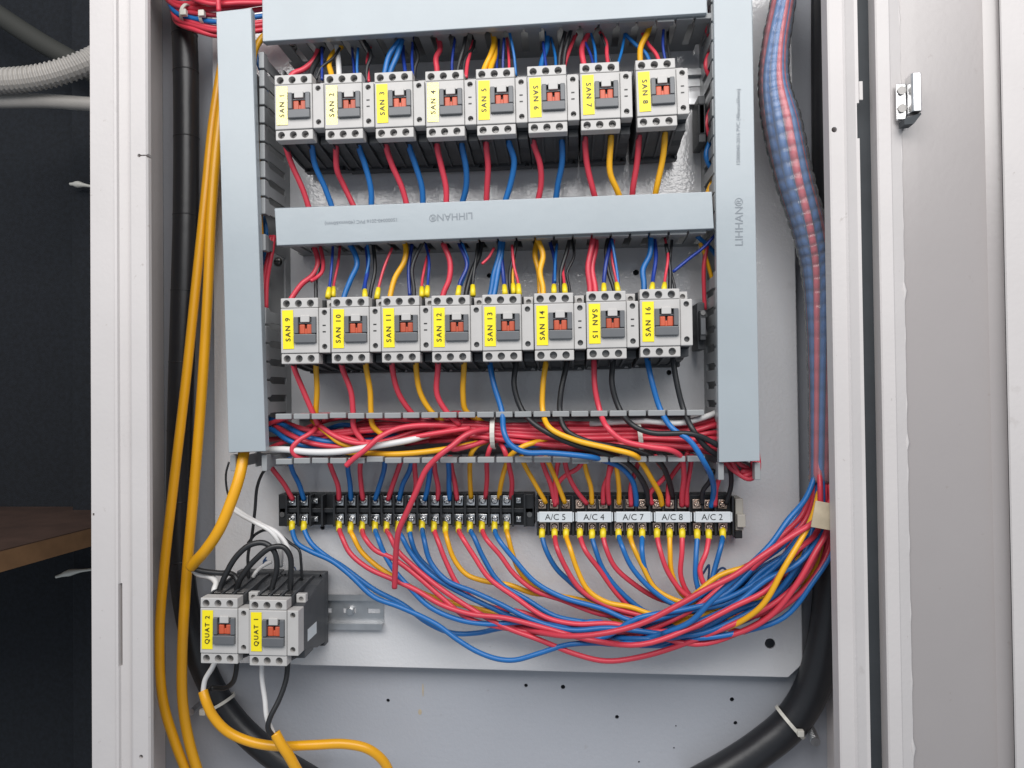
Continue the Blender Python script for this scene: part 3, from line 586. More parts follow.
# row 1 tops
T1 = [(1, 'red', 'n', [(288, 82), (293, 74), (304, 69), (314, 60), (318, 50)]), (1, 'black', 'n', [(309, 82), (313, 68), (319, 57), (324, 44)]), (1, 'black', 't', [(316, 80), (321, 68), (333, 58), (340, 48)]), (1, 'dblue', 't', [(322, 80), (322, 65), (322, 48)]),
      (2, 'yellow', 'n', [(333, 82), (331, 73), (329, 63), (333, 54), (342, 46)]), (2, 'white', 'n', [(339, 82), (339, 73), (338, 57), (336, 40)]), (2, 'dblue', 't', [(354, 80), (354, 70), (352, 48)]), (2, 'blue', 't', [(358, 80), (357, 68), (358, 48)]), (2, 'red', 't', [(369, 82), (368, 70), (367, 60), (371, 46)]), (2, 'black', 'm', [(367, 82), (367, 68), (371, 55), (364, 40)]),
      (3, 'blue', 'n', [(383, 82), (385, 72), (389, 56), (397, 44), (402, 38)]), (3, 'blue', 'n', [(388, 82), (391, 70), (397, 56), (402, 40)]), (3, 'dblue', 'm', [(406, 82), (405, 70), (403, 55), (403, 42)]), (3, 'black', 'm', [(414, 82), (415, 68), (418, 57), (412, 40)]), (3, 'dblue', 't', [(413, 76), (412, 60), (413, 36)]),
      (4, 'red', 'n', [(437, 80), (437, 70), (436, 58), (440, 49), (438, 36)]), (4, 'dblue', 't', [(453, 80), (452, 64), (455, 38)]), (4, 'black', 'm', [(456, 80), (459, 64), (464, 46), (466, 34)]), (4, 'black', 'm', [(463, 80), (465, 60), (473, 47), (474, 34)]), (4, 'red', 'm', [(466, 78), (467, 66), (470, 52), (474, 40)]),
      (5, 'yellow', 'n', [(482, 77), (485, 67), (491, 54), (494, 42), (493, 32)]), (5, 'yellow', 'n', [(489, 77), (491, 67), (495, 54), (494, 34)]), (5, 'dblue', 't', [(497, 76), (497, 62), (499, 40)]), (5, 'dblue', 't', [(503, 76), (503, 60), (504, 38)]), (5, 'red', 't', [(509, 76), (509, 60), (507, 38)]), (5, 'blue', 't', [(516, 76), (514, 55), (509, 30)]),
      (6, 'blue', 'n', [(540, 75), (542, 62), (547, 46), (547, 28)]), (6, 'dblue', 't', [(547, 74), (545, 58), (543, 42)]), (6, 'blue', 't', [(556, 72), (555, 54), (550, 34)]), (6, 'black', 'm', [(559, 72), (560, 54), (566, 28)]), (6, 'black', 'm', [(563, 72), (565, 52), (571, 30)]), (6, 'red', 'm', [(563, 72), (566, 60), (571, 46), (576, 34)]),
      (7, 'red', 'n', [(586, 72), (583, 60), (582, 48), (588, 35), (594, 27)]), (7, 'dblue', 't', [(594, 70), (591, 56), (585, 42)]), (7, 'blue', 't', [(596, 70), (595, 50), (590, 30)]), (7, 'red', 'm', [(609, 70), (607, 56), (606, 42), (600, 32)]), (7, 'black', 't', [(612, 66), (607, 50), (601, 34)]), (7, 'blue', 't', [(618, 64), (622, 50), (626, 26)]),
      (8, 'yellow', 'n', [(641, 68), (640, 56), (641, 46), (648, 32), (650, 24)]), (8, 'blue', 'm', [(651, 66), (646, 54), (636, 45), (625, 34)]), (8, 'red', 'm', [(661, 66), (656, 54), (648, 44), (642, 32)]), (8, 'dblue', 't', [(666, 64), (663, 46), (664, 22)]), (8, 'black', 't', [(671, 64), (668, 46), (668, 24)])]
RAD = {'n': .0030, 'm': .0021, 't': .0015}
ORD = ['first', 'second', 'third', 'fourth', 'fifth', 'sixth', 'seventh', 'eighth', 'ninth']
def tops(T, duct_name):
    seen = {}
    for (k, c, w, p) in T: seen[(k, c, w)] = seen.get((k, c, w), 0) + 1
    cnt = {}
    for (k, c, w, p) in T:
        key = (k, c, w); cnt[key] = cnt.get(key, 0) + 1
        o_ = {'n': '', 'm': ' medium', 't': ' thin'}[w]
        pos = '' if seen[key] == 1 else (', left of two' if cnt[key] == 1 else ', right of two')
        fer = len(p) and isinstance(p[0], str)
        pp = p[1:] if fer else p
        if fer: pp = [(pp[0][0], pp[0][1] + 5)] + [(pp[1][0], pp[1][1] + 3)] + pp[2:]
        h0 = .066 if fer else .056
        wire(c, hl(pp, h0 + jh(), .044 + jh(.008)), '%s%s wire from the top of the %s%s' % (CNAME[c], o_, NM(k), pos), RAD[w], ferrule='start' if fer else None)
tops(T1, 'topmost')
T2 = [(9, 'red', 'n', [(288, 305), (293, 296), (302, 284), (313, 275), (318, 263), (314, 246)]), (9, 'red', 'm', [(311, 281), (316, 278), (322, 272), (323, 260), (320, 246)]), (9, 'black', 'm', [(316, 306), (316, 294), (316, 281), (319, 264), (311, 244)]), (9, 'dblue', 't', ['f', (328, 291), (330, 280), (332, 262), (333, 244)]), (9, 'red', 't', ['f', (333, 290), (334, 280), (338, 264), (340, 246)]),
      (10, 'blue', 'n', [(342, 305), (345, 294), (351, 279), (357, 265), (355, 254), (347, 240)]), (10, 'dblue', 'm', ['f', (365, 292), (365, 282), (368, 268), (366, 244)]), (10, 'blue', 't', [(363, 290), (366, 276), (369, 260), (367, 242)]), (10, 'black', 'm', [(369, 304), (371, 290), (375, 270), (373, 242)]), (10, 'red', 't', ['f', (377, 292), (379, 283), (384, 268), (392, 248)]),
      (11, 'yellow', 'n', [(389, 304), (391, 292), (395, 278), (404, 262), (406, 250), (404, 240)]), (11, 'dblue', 'm', [(410, 296), (409, 280), (409, 265), (412, 244)]), (11, 'black', 'm', [(414, 304), (414, 290), (412, 270), (416, 256), (423, 242)]), (11, 'red', 't', ['f', (422, 290), (422, 280), (425, 266), (429, 250)]), (11, 'dblue', 't', ['f', (427, 289), (428, 278), (429, 260), (425, 242)]),
      (12, 'red', 'n', [(441, 304), (444, 292), (449, 280), (450, 262), (443, 243)]), (12, 'dblue', 'm', ['f', (458, 290), (460, 280), (467, 265), (459, 243)]), (12, 'blue', 't', [(461, 286), (466, 272), (468, 262), (462, 242)]), (12, 'black', 'n', [(465, 304), (467, 290), (472, 272), (479, 255), (481, 240)]), (12, 'black', 't', ['f', (473, 289), (473, 278), (476, 258), (478, 242)]), (12, 'red', 't', [(482, 264), (489, 257), (494, 248)]),
      (13, 'blue', 'n', [(488, 303), (491, 292), (494, 274), (499, 256), (501, 240)]), (13, 'blue', 'n', [(492, 303), (495, 290), (498, 272), (501, 256), (503, 240)]), (13, 'dblue', 'm', ['f', (505, 288), (504, 279), (502, 262), (500, 242)]), (13, 'black', 'm', [(512, 303), (510, 286), (510, 274), (514, 255), (517, 238)]), (13, 'yellow', 't', ['f', (514, 287), (513, 278), (514, 258), (516, 242)]), (13, 'red', 't', ['f', (519, 288), (518, 279), (514, 266), (512, 245)]),
      (14, 'yellow', 'n', [(540, 302), (540, 288), (539, 272), (535, 254), (538, 238)]), (14, 'yellow', 'n', [(543, 302), (543, 288), (540, 272), (543, 255), (537, 238)]), (14, 'dblue', 'm', ['f', (554, 287), (554, 278), (555, 262), (550, 242)]), (14, 'blue', 't', [(555, 282), (555, 266), (557, 244)]), (14, 'black', 'm', [(562, 301), (561, 286), (561, 272), (566, 254), (570, 238)]), (14, 'black', 't', [(571, 300), (569, 286), (567, 273), (574, 256), (572, 238)]), (14, 'red', 't', ['f', (565, 287), (564, 277), (563, 268), (568, 250)]),
      (15, 'red', 'n', [(590, 300), (590, 288), (588, 268), (591, 250), (594, 234)]), (15, 'red', 'n', [(596, 300), (595, 286), (592, 268), (596, 246), (595, 234)]), (15, 'dblue', 'm', ['f', (604, 287), (604, 277), (607, 258), (613, 236)]), (15, 'black', 'm', [(617, 300), (613, 286), (608, 270), (606, 250), (609, 236)]), (15, 'red', 't', ['f', (618, 286), (616, 276), (612, 256), (614, 238)]), (15, 'blue', 't', [(619, 288), (617, 272), (612, 240)]),
      (16, 'blue', 'n', [(644, 298), (644, 284), (643, 270), (650, 254), (651, 234)]), (16, 'dblue', 'm', ['f', (652, 285), (653, 276), (656, 256), (654, 234)]), (16, 'red', 't', ['f', (664, 285), (665, 276), (668, 256), (665, 238)]), (16, 'black', 'm', [(670, 298), (670, 284), (670, 270), (666, 244)]), (16, 'black', 't', [(676, 298), (674, 284), (670, 268), (672, 240)])]
tops(T2, 'middle')
wire('dblue', [(673, 272, .05), (690, 258, .05), (703, 248, .052), (716, 234, .05)], 'dark blue wire slanting from contactor SAN 16 up to the right duct', .0017)
wire('red', [(705, 310, .03), (704, 290, .034), (704, 265, .04), (707, 246, .04)], 'red wire hanging in the gap between SAN 16 and right duct', .0022)
wire('yellow', [(714, 286, .03), (709, 268, .036), (704, 252, .04), (700, 243, .04)], 'yellow wire crossing the corner of middle and right ducts', .0022)
wire('blue', [(722, 262, .03), (710, 248, .036), (697, 236, .044)], 'blue wire bending from the middle duct into the right duct', .0024)
for nm, y0, y1, x0, x1, n_ in (('topmost', 26, 3, 272, 708, 15), ('middle', 232, 212, 282, 708, 15)):
    for i in range(n_):
        c = ['black', 'dblue', 'red', 'black', 'blue', 'black', 'dblue', 'red', 'black', 'yellow', 'dblue', 'black', 'red', 'black', 'dblue'][i]
        a_ = random.uniform(x0, x0 + 80); b_ = random.uniform(x1 - 90, x1); P = []
        for k in range(7):
            x = a_ + (b_ - a_) * k / 6; P.append((x, y0 + (y1 - y0) * random.uniform(.05, .75) - 14 * (x - 490) / 440 * .9, .012 + .046 * (i / n_) + jh(.004)))
        wire(c, P, '%s wire lying inside the covered %s duct, glimpsed through its slots' % (CNAME[c], nm), .0026, '%s wires inside the %s duct' % (CNAME[c], nm), per=4)
# left duct interior: reds in the opening, yellow core up the side
for x0, x1, lab in ((268, 263, 'left'), (271, 266, 'right')): wire('red', [(x0 + 3, 236, .04), (x0 + 1, 252, .045), (x1 + 1, 280, .045), (x1, 310, .045)], 'red wire in the open gap of the left duct beside SAN 9, %s of two' % lab, .0026)
wire('yellow', [(272, 30, .05), (262, 38, .058), (255, 50, .060), (253, 75, .060), (255, 120, .058), (258, 170, .055), (260, 225, .05), (262, 250, .04)], 'yellow wire showing between the askew left cover and its duct', .0034)
for i, (y, s) in enumerate(((62, 'upper'), (205, 'lower'))): wire('blue', [(250, y - 30 + i * 20, .03), (258, y, .035), (266, y + 25, .035), (262, y + 60, .03)], 'blue wire inside the left duct, %s of two seen through the slots' % s, .0026)
for i in range(5): wire(['blue', 'dblue', 'red', 'blue', 'yellow'][i], [(240 + 4 * i, 280, .03), (246 + 3 * i, 330, .03 + .004 * i), (244 + 4 * i, 385, .034), (250 + 3 * i, 430, .04)], '%s wire inside the left duct behind its slots%s' % (CNAME[['blue', 'dblue', 'red', 'blue', 'yellow'][i]], ['', '', '', ', deeper blue strand', ''][i]), .0026)
# loose wires in the right duct seen through its slots
for i in range(5):
    c = ['red', 'red', 'blue', 'yellow', 'red'][i]; y = [60, 120, 150, 195, 20][i]
    wire(c, [(722, y - 30, .03), (710, y - 8, .036), (706, y + 6, .038), (712, y + 20, .034), (724, y + 36, .03)], '%s wire bulging through the slots of the right duct, %s' % (CNAME[c], ['beside contactor SAN 8', 'low beside SAN 8', 'below SAN 8 level', 'above the middle duct end', 'at the top']  [i]), .0026)
for i, (x, dz) in enumerate(((726, 0), (732, 4), (738, -3))):
    wire('red', [(x - 6, 440, .045), (x, 462, .05), (x + 10, 472 + dz, .05), (750 - i * 4, 479 - i * 4, .052), (758 - i * 3, 470, .05), (757 - i * 3, 450, .045)], 'red wire loop drooping from the foot of the right duct', .0026, 'red loops under the right duct')
# open duct: bundle
ties = []
for i in range(22):
    v = (i % 11) / 10 * 2 - 1; ly = i // 11
    yl = random.uniform(421, 447); x0 = random.choice([300, 345, 385, 405, 420, 262, 430])
    h = .034 + .014 * ly + jh(.004); a, b_ = random.uniform(-.2, .2), random.uniform(-.2, .2)
    P = [(x0, yl + 4, h - .012), (x0 + 40, yl - 4 + 6 * v, h), (470 if x0 < 440 else 480, 430 + 8 * (v + a), h + .006), (500, 433 + 8 * v, h + .006), (570, 436 + 13 * (v + b_), h + .002), (637, 436 + 11 * (v + a), h), (690, 437 + 13 * (v + b_), h + .002), (716, 436 + 18 * (v + a), h), (735, 440 + 22 * v, h - .01)]
    wire('red', P, 'red wire among the bundle filling the open horizontal duct', .0026, 'red wires bundled in the open duct', per=5)
MID = [('white', [(262, 450, .05), (285, 449.5, .062), (310, 452, .066), (340, 451.5, .068), (375, 446, .066), (410, 440, .060), (432, 434, .052), (460, 430, .040), (490, 430, .034)], 'thick white wire lying along the left of the open duct', .0034),
       ('white', [(590, 424, .046), (640, 421, .056), (680, 423, .058), (705, 417, .054), (722, 410, .04)], 'white wire at the right top edge of the open duct', .0030),
       ('yellow', [(345, 452, .045), (372, 453.5, .056), (400, 454, .060), (440, 450, .060), (478, 443, .058)], 'yellow wire lying under the white one in the open duct', .0030),
       ('yellow', [(312, 420, .04), (326, 432, .052), (342, 444, .054), (365, 447, .05)], 'short yellow wire slanting among blues at left of the open duct', .0028),
       ('blue', [(262, 425, .03), (276, 432, .04), (290, 441, .046), (320, 448, .046), (350, 448, .04)], 'blue wire entering the open duct at its lower left', .0030),
       ('blue', [(266, 418, .03), (284, 425, .04), (305, 436, .048), (330, 442, .048), (370, 440, .04), (410, 432, .036)], 'blue wire curving along the open duct above the white wire', .0030),
       ('blue', [(325, 430, .03), (345, 425, .036), (368, 432, .036), (400, 438, .034)], 'blue wire arching deep in the left of the open duct', .0028),
       ('blue', [(500, 445, .05), (520, 446, .054), (545, 444, .05), (570, 440, .04)], 'short blue wire behind the cable tie in the open duct', .0028),
       ('red', [(270, 422, .03), (285, 432, .044), (310, 443, .052), (345, 447, .052), (390, 440, .05), (430, 428, .05), (480, 430, .05)], 'red wire curving from the left duct under the white wire', .0028),
       ('red', [(276, 418, .03), (300, 428, .044), (330, 434, .048), (365, 442, .05), (400, 441, .05), (450, 432, .054)], 'red wire from the upper left corner of the open duct', .0028),
       ('red', [(320, 421, .04), (312, 432, .056), (298, 441, .064), (292, 449, .066), (296, 456, .064), (308, 459, .056)], 'red wire curling in front of the white wire at left of the open duct', .0026),
       ('red', [(318, 424, .05), (335, 436, .056), (355, 443, .058), (385, 443, .058), (420, 436, .058), (470, 428, .058)], 'red wire passing above the white wire into the bundle', .0028),
       ('red', [(346, 466, .072), (352, 460, .073), (365, 450, .074), (380, 437, .072), (400, 428, .066), (440, 425, .058), (475, 429, .048), (510, 434, .036)], 'red wire rising over the lower rim of the open duct', .0028),
       ('red', [(530, 434, .036), (500, 430, .050), (480, 430, .064), (466, 435, .072), (452, 446, .076), (440, 455, .078), (426, 470, .076), (417, 490, .074), (407, 512, .07), (399, 530, .066), (396, 552, .058), (395, 574, .05), (394.5, 588, .046)], 'loose red wire dangling in front of the long terminal strip', .0030),
       ('red', [(520, 432, .04), (472, 434, .058), (458, 440, .064), (452, 449, .066), (470, 446, .064), (490, 440, .054), (530, 438, .036)], 'red wire kinked beside the dangling one', .0026),
       ('yellow', [(488, 441, .05), (478, 445, .058), (472, 452, .058), (470, 463, .046), (470, 480, .032), (471, 498, .018)], 'yellow wire dropping from the open duct to the long terminal strip', .0027),
       ('red', [(495, 440, .05), (490, 448, .056), (487, 460, .05), (487, 478, .034), (485.5, 498, .018)], 'red wire dropping left of the cable tie to the long terminal strip', .0027),
       ('red', [(500, 442, .05), (505, 452, .056), (509, 466, .048), (512, 482, .034), (511, 498, .018)], 'red wire dropping to the last wired pole of the long terminal strip', .0027),
       ('yellow', [(590, 432, .030), (560, 436, .044), (540, 441, .054), (522, 447, .06), (510, 456, .056), (505, 468, .045), (501, 484, .032), (499, 498, .018)], 'yellow wire dropping beside the last pole of the long terminal strip', .0027)]
for c, p, l, r in MID: wire(c, p, l, r)
# from the open duct down to the terminal tops
DOWN = [('red', [(268, 462), (274, 471), (284, 484), (293, 500)], 'first'), ('blue', [(289, 458), (293, 472), (299, 484), (304, 500)], 'second'), ('red', [(328, 458), (332, 470), (338, 486), (339, 500)], 'third'), ('blue', [(348, 458), (348, 470), (350, 484), (351, 500)], 'fourth'),
        ('red', [(361, 458), (360, 470), (361, 484), (363, 500)], 'fifth'), ('blue', [(385, 458), (384, 470), (380, 484), (375, 500)], 'sixth'), ('red', [(402, 458), (398, 470), (393, 484), (388, 500)], 'seventh'), ('blue', [(413, 458), (409, 472), (403, 484), (399, 500)], 'eighth'),
        ('red', [(414, 458), (415, 472), (416, 486), (413, 500)], 'ninth'), ('blue', [(432, 458), (430, 472), (428, 486), (425, 500)], 'tenth'), ('red', [(434, 458), (435, 472), (438, 486), (438, 500)], 'eleventh'), ('blue', [(448, 458), (449, 472), (449, 486), (450, 500)], 'twelfth'), ('red', [(450, 456), (452, 470), (455, 484), (457, 500)], 'thirteenth')]
for c, p, o_ in DOWN: wire(c, hl(p, .040 + jh(), .018), '%s wire dropping from the open duct to the %s wired pole of the long strip' % (CNAME[c], o_), .0028)
DR = [('yellow', [(521, 456), (525, 466), (534, 482), (546, 503)], 'left pole of A/C 5'), ('red', [(540, 455), (545, 470), (551, 486), (555, 504)], 'middle pole of A/C 5, left strand'), ('yellow', [(545, 455), (551, 468), (557, 482), (565, 503)], 'right pole of A/C 5'), ('red', [(560, 455), (557, 468), (555, 485), (557, 504)], 'middle pole of A/C 5, right strand'),
      ('red', [(564, 458), (568, 474), (576, 490), (587, 504)], 'left pole of A/C 4'), ('yellow', [(583, 458), (587, 474), (591, 488), (592, 504)], 'middle pole of A/C 4'), ('red', [(610, 465), (608, 480), (608, 492), (609, 504)], 'right pole of A/C 4'), ('red', [(614, 456), (610, 472), (604, 487), (603, 504)], 'right pole of A/C 4, kinked strand'),
      ('yellow', [(616, 464), (618, 478), (619, 490), (619, 504)], 'left pole of A/C 7'), ('red', [(640, 456), (636, 470), (631, 486), (631, 506)], 'middle pole of A/C 7'), ('red', [(692, 455), (690, 470), (687, 488), (687, 506)], 'right pole of A/C 8'), ('red', [(655, 456), (658, 462), (666, 474), (656, 486), (650, 494), (652, 504)], 'left pole of A/C 8, dark strand'),
      ('red', [(584, 458), (578, 468), (566, 475), (558, 484), (555, 506)], 'middle pole of A/C 5, arched strand'), ('black', [(713, 470), (710, 481), (703, 491), (702, 504)], 'left pole of A/C 2'), ('black', [(728, 462), (731, 474), (731, 486), (726, 504)], 'right pole of A/C 2'), ('red', [(724, 455), (721, 472), (716, 490), (715, 506)], 'middle pole of A/C 2'), ('red', [(688, 452), (684, 460), (676, 470), (669, 482), (668, 506)], 'middle pole of A/C 8')]
for c, p, o_ in DR: wire(c, hl(p, .050 + jh(), .026), '%s wire down to the %s' % (CNAME[c], o_.replace('A/C 5', 'first labelled block').replace('A/C 4', 'second labelled block').replace('A/C 7', 'third labelled block').replace('A/C 8', 'fourth labelled block').replace('A/C 2', 'last labelled block')), .0026)

# fan of wires from the strip bottoms into the bundle
FAN = [('blue', 292, 524, [(297, 543), (310, 551), (332, 561), (350, 575), (374, 597), (400, 607), (436, 624), (458, 640), (478, 652), (498, 659), (515, 660), (540, 653), (566, 645), (595, 643), (622, 644)], 0),
       ('blue', 304, 524, [(311, 543), (326, 556), (342, 566), (375, 590), (402, 604), (428, 623), (452, 633), (477, 633), (502, 628), (530, 626), (565, 632), (600, 634)], 0),
       ('red', 339, 524, [(342, 537), (350, 553), (368, 568), (392, 579), (416, 590), (440, 604), (470, 614), (505, 618), (545, 628), (590, 640)], 0),
       ('yellow', 350.5, 526, [(353, 536), (361, 551), (377, 566), (394, 577), (425, 594), (458, 604), (490, 612), (530, 624), (580, 636)], 0),
       ('red', 362, 525, [(365, 538), (375, 550), (394, 559), (417, 576), (440, 596), (468, 618), (500, 627), (540, 633), (575, 636), (615, 632)], 1),
       ('blue', 375, 525, [(378, 538), (384, 553), (394, 570), (410, 588), (430, 607), (460, 620), (490, 624), (525, 622), (565, 628), (600, 638)], 1),
       ('red', 386.5, 525, [(390, 536), (397, 550), (412, 565), (436, 585), (470, 608), (505, 627), (540, 640), (575, 654), (606, 661), (640, 657), (672, 648)], 1),
       ('blue', 398, 525, [(402, 537), (410, 552), (425, 570), (450, 587), (488, 606), (520, 620), (555, 628), (600, 622)], 1),
       ('blue', 409.5, 526, [(411, 539), (417, 555), (432, 571), (458, 590), (498, 611), (540, 626), (580, 627), (620, 634)], 0),
       ('blue', 422, 524, [(424, 539), (430, 561), (446, 580), (474, 592), (500, 604), (530, 619), (570, 630), (610, 628)], 1),
       ('red', 434, 525, [(438, 541), (447, 564), (461, 589), (488, 606), (525, 613), (570, 632), (610, 640)], 0),
       ('yellow', 445.3, 526, [(447, 539), (454, 559), (466, 574), (484, 581), (510, 585), (532, 593), (560, 596), (590, 602), (618, 610), (645, 624), (664, 638)], 0),
       ('red', 458.6, 525, [(462, 537), (474, 556), (489, 578), (515, 597), (545, 617), (575, 624), (615, 624)], 1),
       ('blue', 470, 525, [(474, 537), (484, 559), (500, 583), (526, 599), (555, 616), (590, 623), (630, 630)], 0),
       ('red', 482, 525, [(487, 540), (500, 555), (515, 575), (536, 591), (562, 600), (600, 614), (635, 618)], 1),
       ('blue', 494.5, 525, [(499, 540), (514, 559), (535, 582), (562, 597), (600, 608), (640, 622)], 1),
       ('yellow', 506.5, 525, [(508, 536), (512, 552), (519, 570), (537, 589), (568, 601), (605, 614), (640, 632)], 0),
       ('blue', 542, 531, [(546, 550), (556, 568), (568, 580), (590, 598), (625, 614), (660, 622)], 0),
       ('red', 554.5, 531, [(557, 548), (566, 568), (580, 589), (603, 604), (640, 615), (668, 618)], 1),
       ('yellow', 566, 531, [(570, 548), (577, 569), (588, 590), (606, 602), (630, 607), (660, 616)], 1),
       ('red', 580, 531, [(585, 550), (599, 569), (618, 595), (638, 613), (665, 622)], 1),
       ('blue', 592, 532, [(595, 548), (603, 569), (620, 591), (648, 613), (680, 618)], 0),
       ('red', 603, 531, [(606, 548), (615, 567), (634, 584), (657, 598), (685, 606)], 0),
       ('blue', 618.5, 531, [(622, 546), (631, 566), (650, 588), (673, 604), (700, 612)], 1),
       ('yellow', 630, 531, [(633, 546), (642, 565), (655, 588), (675, 600), (697, 605)], 0),
       ('blue', 642, 531, [(642, 550), (645, 569), (656, 589), (680, 606), (702, 606)], 1),
       ('red', 657, 531, [(660, 550), (669, 574), (687, 596), (706, 602)], 0),
       ('yellow', 669.5, 531, [(670, 550), (672, 574), (685, 597), (710, 604)], 0),
       ('red', 682, 531, [(682, 552), (681, 577), (692, 597), (712, 600)], 0),
       ('blue', 697, 532, [(696, 558), (696, 580), (703, 597), (718, 600)], 0),
       ('red', 708.5, 532, [(706, 553), (700, 570), (707, 588), (722, 594)], 0),
       ('blue', 722.5, 531, [(721, 546), (715, 568), (711, 584), (707, 600), (716, 612)], 0)]
ST = [(640, 634, 16, (.1, 1)), (690, 622, 23, (.25, .97)), (732, 604, 31, (.40, .92)), (768, 585, 36, (.45, .89)), (797, 560, 37, (.50, .87)), (815, 528, 25, (.75, .66)), (820, 490, 9, (1, 0)), (820, 462, 5, (1, 0)), (820, 440, 4, (1, 0))]
ordn = ['first', 'second', 'third', 'fourth', 'fifth', 'sixth', 'seventh', 'eighth', 'ninth', 'tenth', 'eleventh', 'twelfth', 'thirteenth', 'fourteenth', 'fifteenth', 'sixteenth', 'seventeenth']
BL = ['A/C 5', 'A/C 4', 'A/C 7', 'A/C 8', 'A/C 2']
rb = random.Random(21)
es = [((k * 13) % 32) / 31 * 2 - 1 for k in range(32)]
for i, (c, x, y, P, top) in enumerate(FAN):
    left = i < 17; h0 = .016 if left else .022; e_ = es[i]; hb = .024 + .042 * rb.random()
    if i in (0,): hb = .072; e_ = -.15
    if i in (6,): hb = .068; e_ = .55
    if i == 11: hb = .034
    if i == 2: hb = .075
    pts = [(x, y - 2, h0), (x + .2, y + 5, h0 + .004)]; m_ = len(P)
    for k, (a, b_) in enumerate(P):
        t = (k + 1) / m_; pts.append((a, b_, (h0 + .010) * (1 - t) + (hb * .75) * t + (.006 if top else 0)))
    lx, ly = P[-1]
    first = True
    for (sx, sy, hw, d) in ST:
        e_ = max(-1, min(1, e_ * .86 + rb.uniform(-.34, .34)))
        if sx < lx + 34: continue
        qx, qy = sx + d[0] * hw * e_, sy + d[1] * hw * e_
        pts.append((qx, qy, hb if sx < 800 else (.044 + (hb - .045) * .6 if sy > 480 else .05 + (hb - .045) * .15)))
    if left: lab = '%s ferruled wire under the %s wired pole of the long strip' % (CNAME[c], ordn[i])
    else: lab = '%s ferruled wire at the bottom %s pole of %s, %s label from left' % (CNAME[c], ['left', 'middle', 'right'][(i - 17) % 3], BL[(i - 17) // 3], ORDW[(i - 17) // 3])
    wire(c, pts, lab, .00275, 'ferruled wires fanning into the bundle', 'start', per=5)
EXTRA = 'blue red blue blue yellow blue red blue blue red blue yellow red blue'.split()
for i, c in enumerate(EXTRA):
    e_ = rb.uniform(-1, 1); hb = .020 + .045 * rb.random(); pts = []; x0 = 540 + rb.uniform(0, 110)
    pts.append((x0, 622 + .12 * (x0 - 540) + rb.uniform(-5, 8), .012)); pts.append((x0 + 30, 630 + .02 * (x0 - 540) + rb.uniform(-8, 8), .018))
    for (sx, sy, hw, d) in ST:
        e_ = max(-1, min(1, e_ * .85 + rb.uniform(-.4, .4)))
        if sx < x0 + 50: continue
        pts.append((sx + d[0] * hw * e_, sy + d[1] * hw * e_, hb if sx < 800 else (.044 + (hb - .045) * .6 if sy > 480 else .05 + (hb - .045) * .15)))
    wire(c, pts, '%s wire woven into the thick bundle below the A/C block' % CNAME[c], .00275, '%s wires woven into the thick bundle' % CNAME[c], per=5)
# three wires crossing in front of the bundle
wire('red', [(505, 622, .028), (535, 631, .050), (565, 636, .068), (600, 634, .078), (640, 624, .082), (680, 604, .086), (705, 590, .088), (735, 575, .088), (762, 556, .088), (790, 537, .084), (815, 521, .076), (831, 500, .064), (826, 470, .052), (822, 440, .05)], 'red wire running diagonally in front over the whole blue bundle', .0028)
wire('yellow', [(702, 634, .052), (726, 628, .062), (745, 619, .072), (764, 603, .080), (784, 568, .084), (800, 541, .080), (812, 518, .070), (818, 495, .055), (820, 470, .05), (820, 440, .05)], 'yellow wire standing steeply across the front of the bundle', .0028)
wire('red', [(690, 640, .05), (735, 634, .062), (770, 616, .070), (796, 585, .074), (815, 553, .074), (828, 528, .068), (830, 495, .056), (824, 465, .05), (821, 440, .05)], 'red wire along the outer lower edge of the bundle', .0029)
wire('blue', [(662, 634, .07), (690, 622, .078), (712, 600, .082), (740, 574, .082), (770, 545, .078), (788, 520, .072), (806, 498, .062), (816, 470, .052), (819, 440, .05)], 'blue wire cutting upward across the inner side of the bundle', .0028)

# ---------------------------------------------------------------- wrapped bundle along the right side
spath = [(787, -40, .045), (783, 0, .046), (775, 50, .048), (774, 85, .050), (782, 125, .052), (794, 178, .052), (808, 225, .052), (817, 265, .050), (820, 320, .050), (821, 390, .050), (821, 482, .050)]
SP = spline([U(*p) for p in spath], 24)
def srad(i):
    t = i / (len(SP) - 1) * 10; R = [12, 12, 13, 14.5, 18, 17.2, 15.8, 15, 13, 11.5, 11]; k = min(int(t), 9); return (R[k] + (R[k + 1] - R[k]) * (t - k)) * .00096
rings = [k for k in range(0, len(SP), 5)]
sl = tube_mesh('spiral_wrap', SP, .02, m_film, 20, lambda i: srad(i) * (1.05 - (.060 if i % 6 == 0 else .015 if i % 6 in (1, 5) else 0) + .015 * math.sin(i * .37)))
slo = obj('spiral_wrap', sl[0], None, sl[1]); tag(slo, 'clear ribbed sleeve wrapping the thick bundle at right of the cabinet', 'sleeve')
inner = ['blue', 'red', 'blue', 'red', 'blue', 'blue', 'red', 'blue', 'blue', 'red', 'blue', 'red', 'blue', 'red']
frm = []; nrm = Vector((1, 0, 0))
for i, p in enumerate(SP):
    t = (SP[min(i + 1, len(SP) - 1)] - SP[max(i - 1, 0)]).normalized(); nrm = (nrm - t * nrm.dot(t)).normalized(); frm.append((nrm.copy(), t.cross(nrm)))
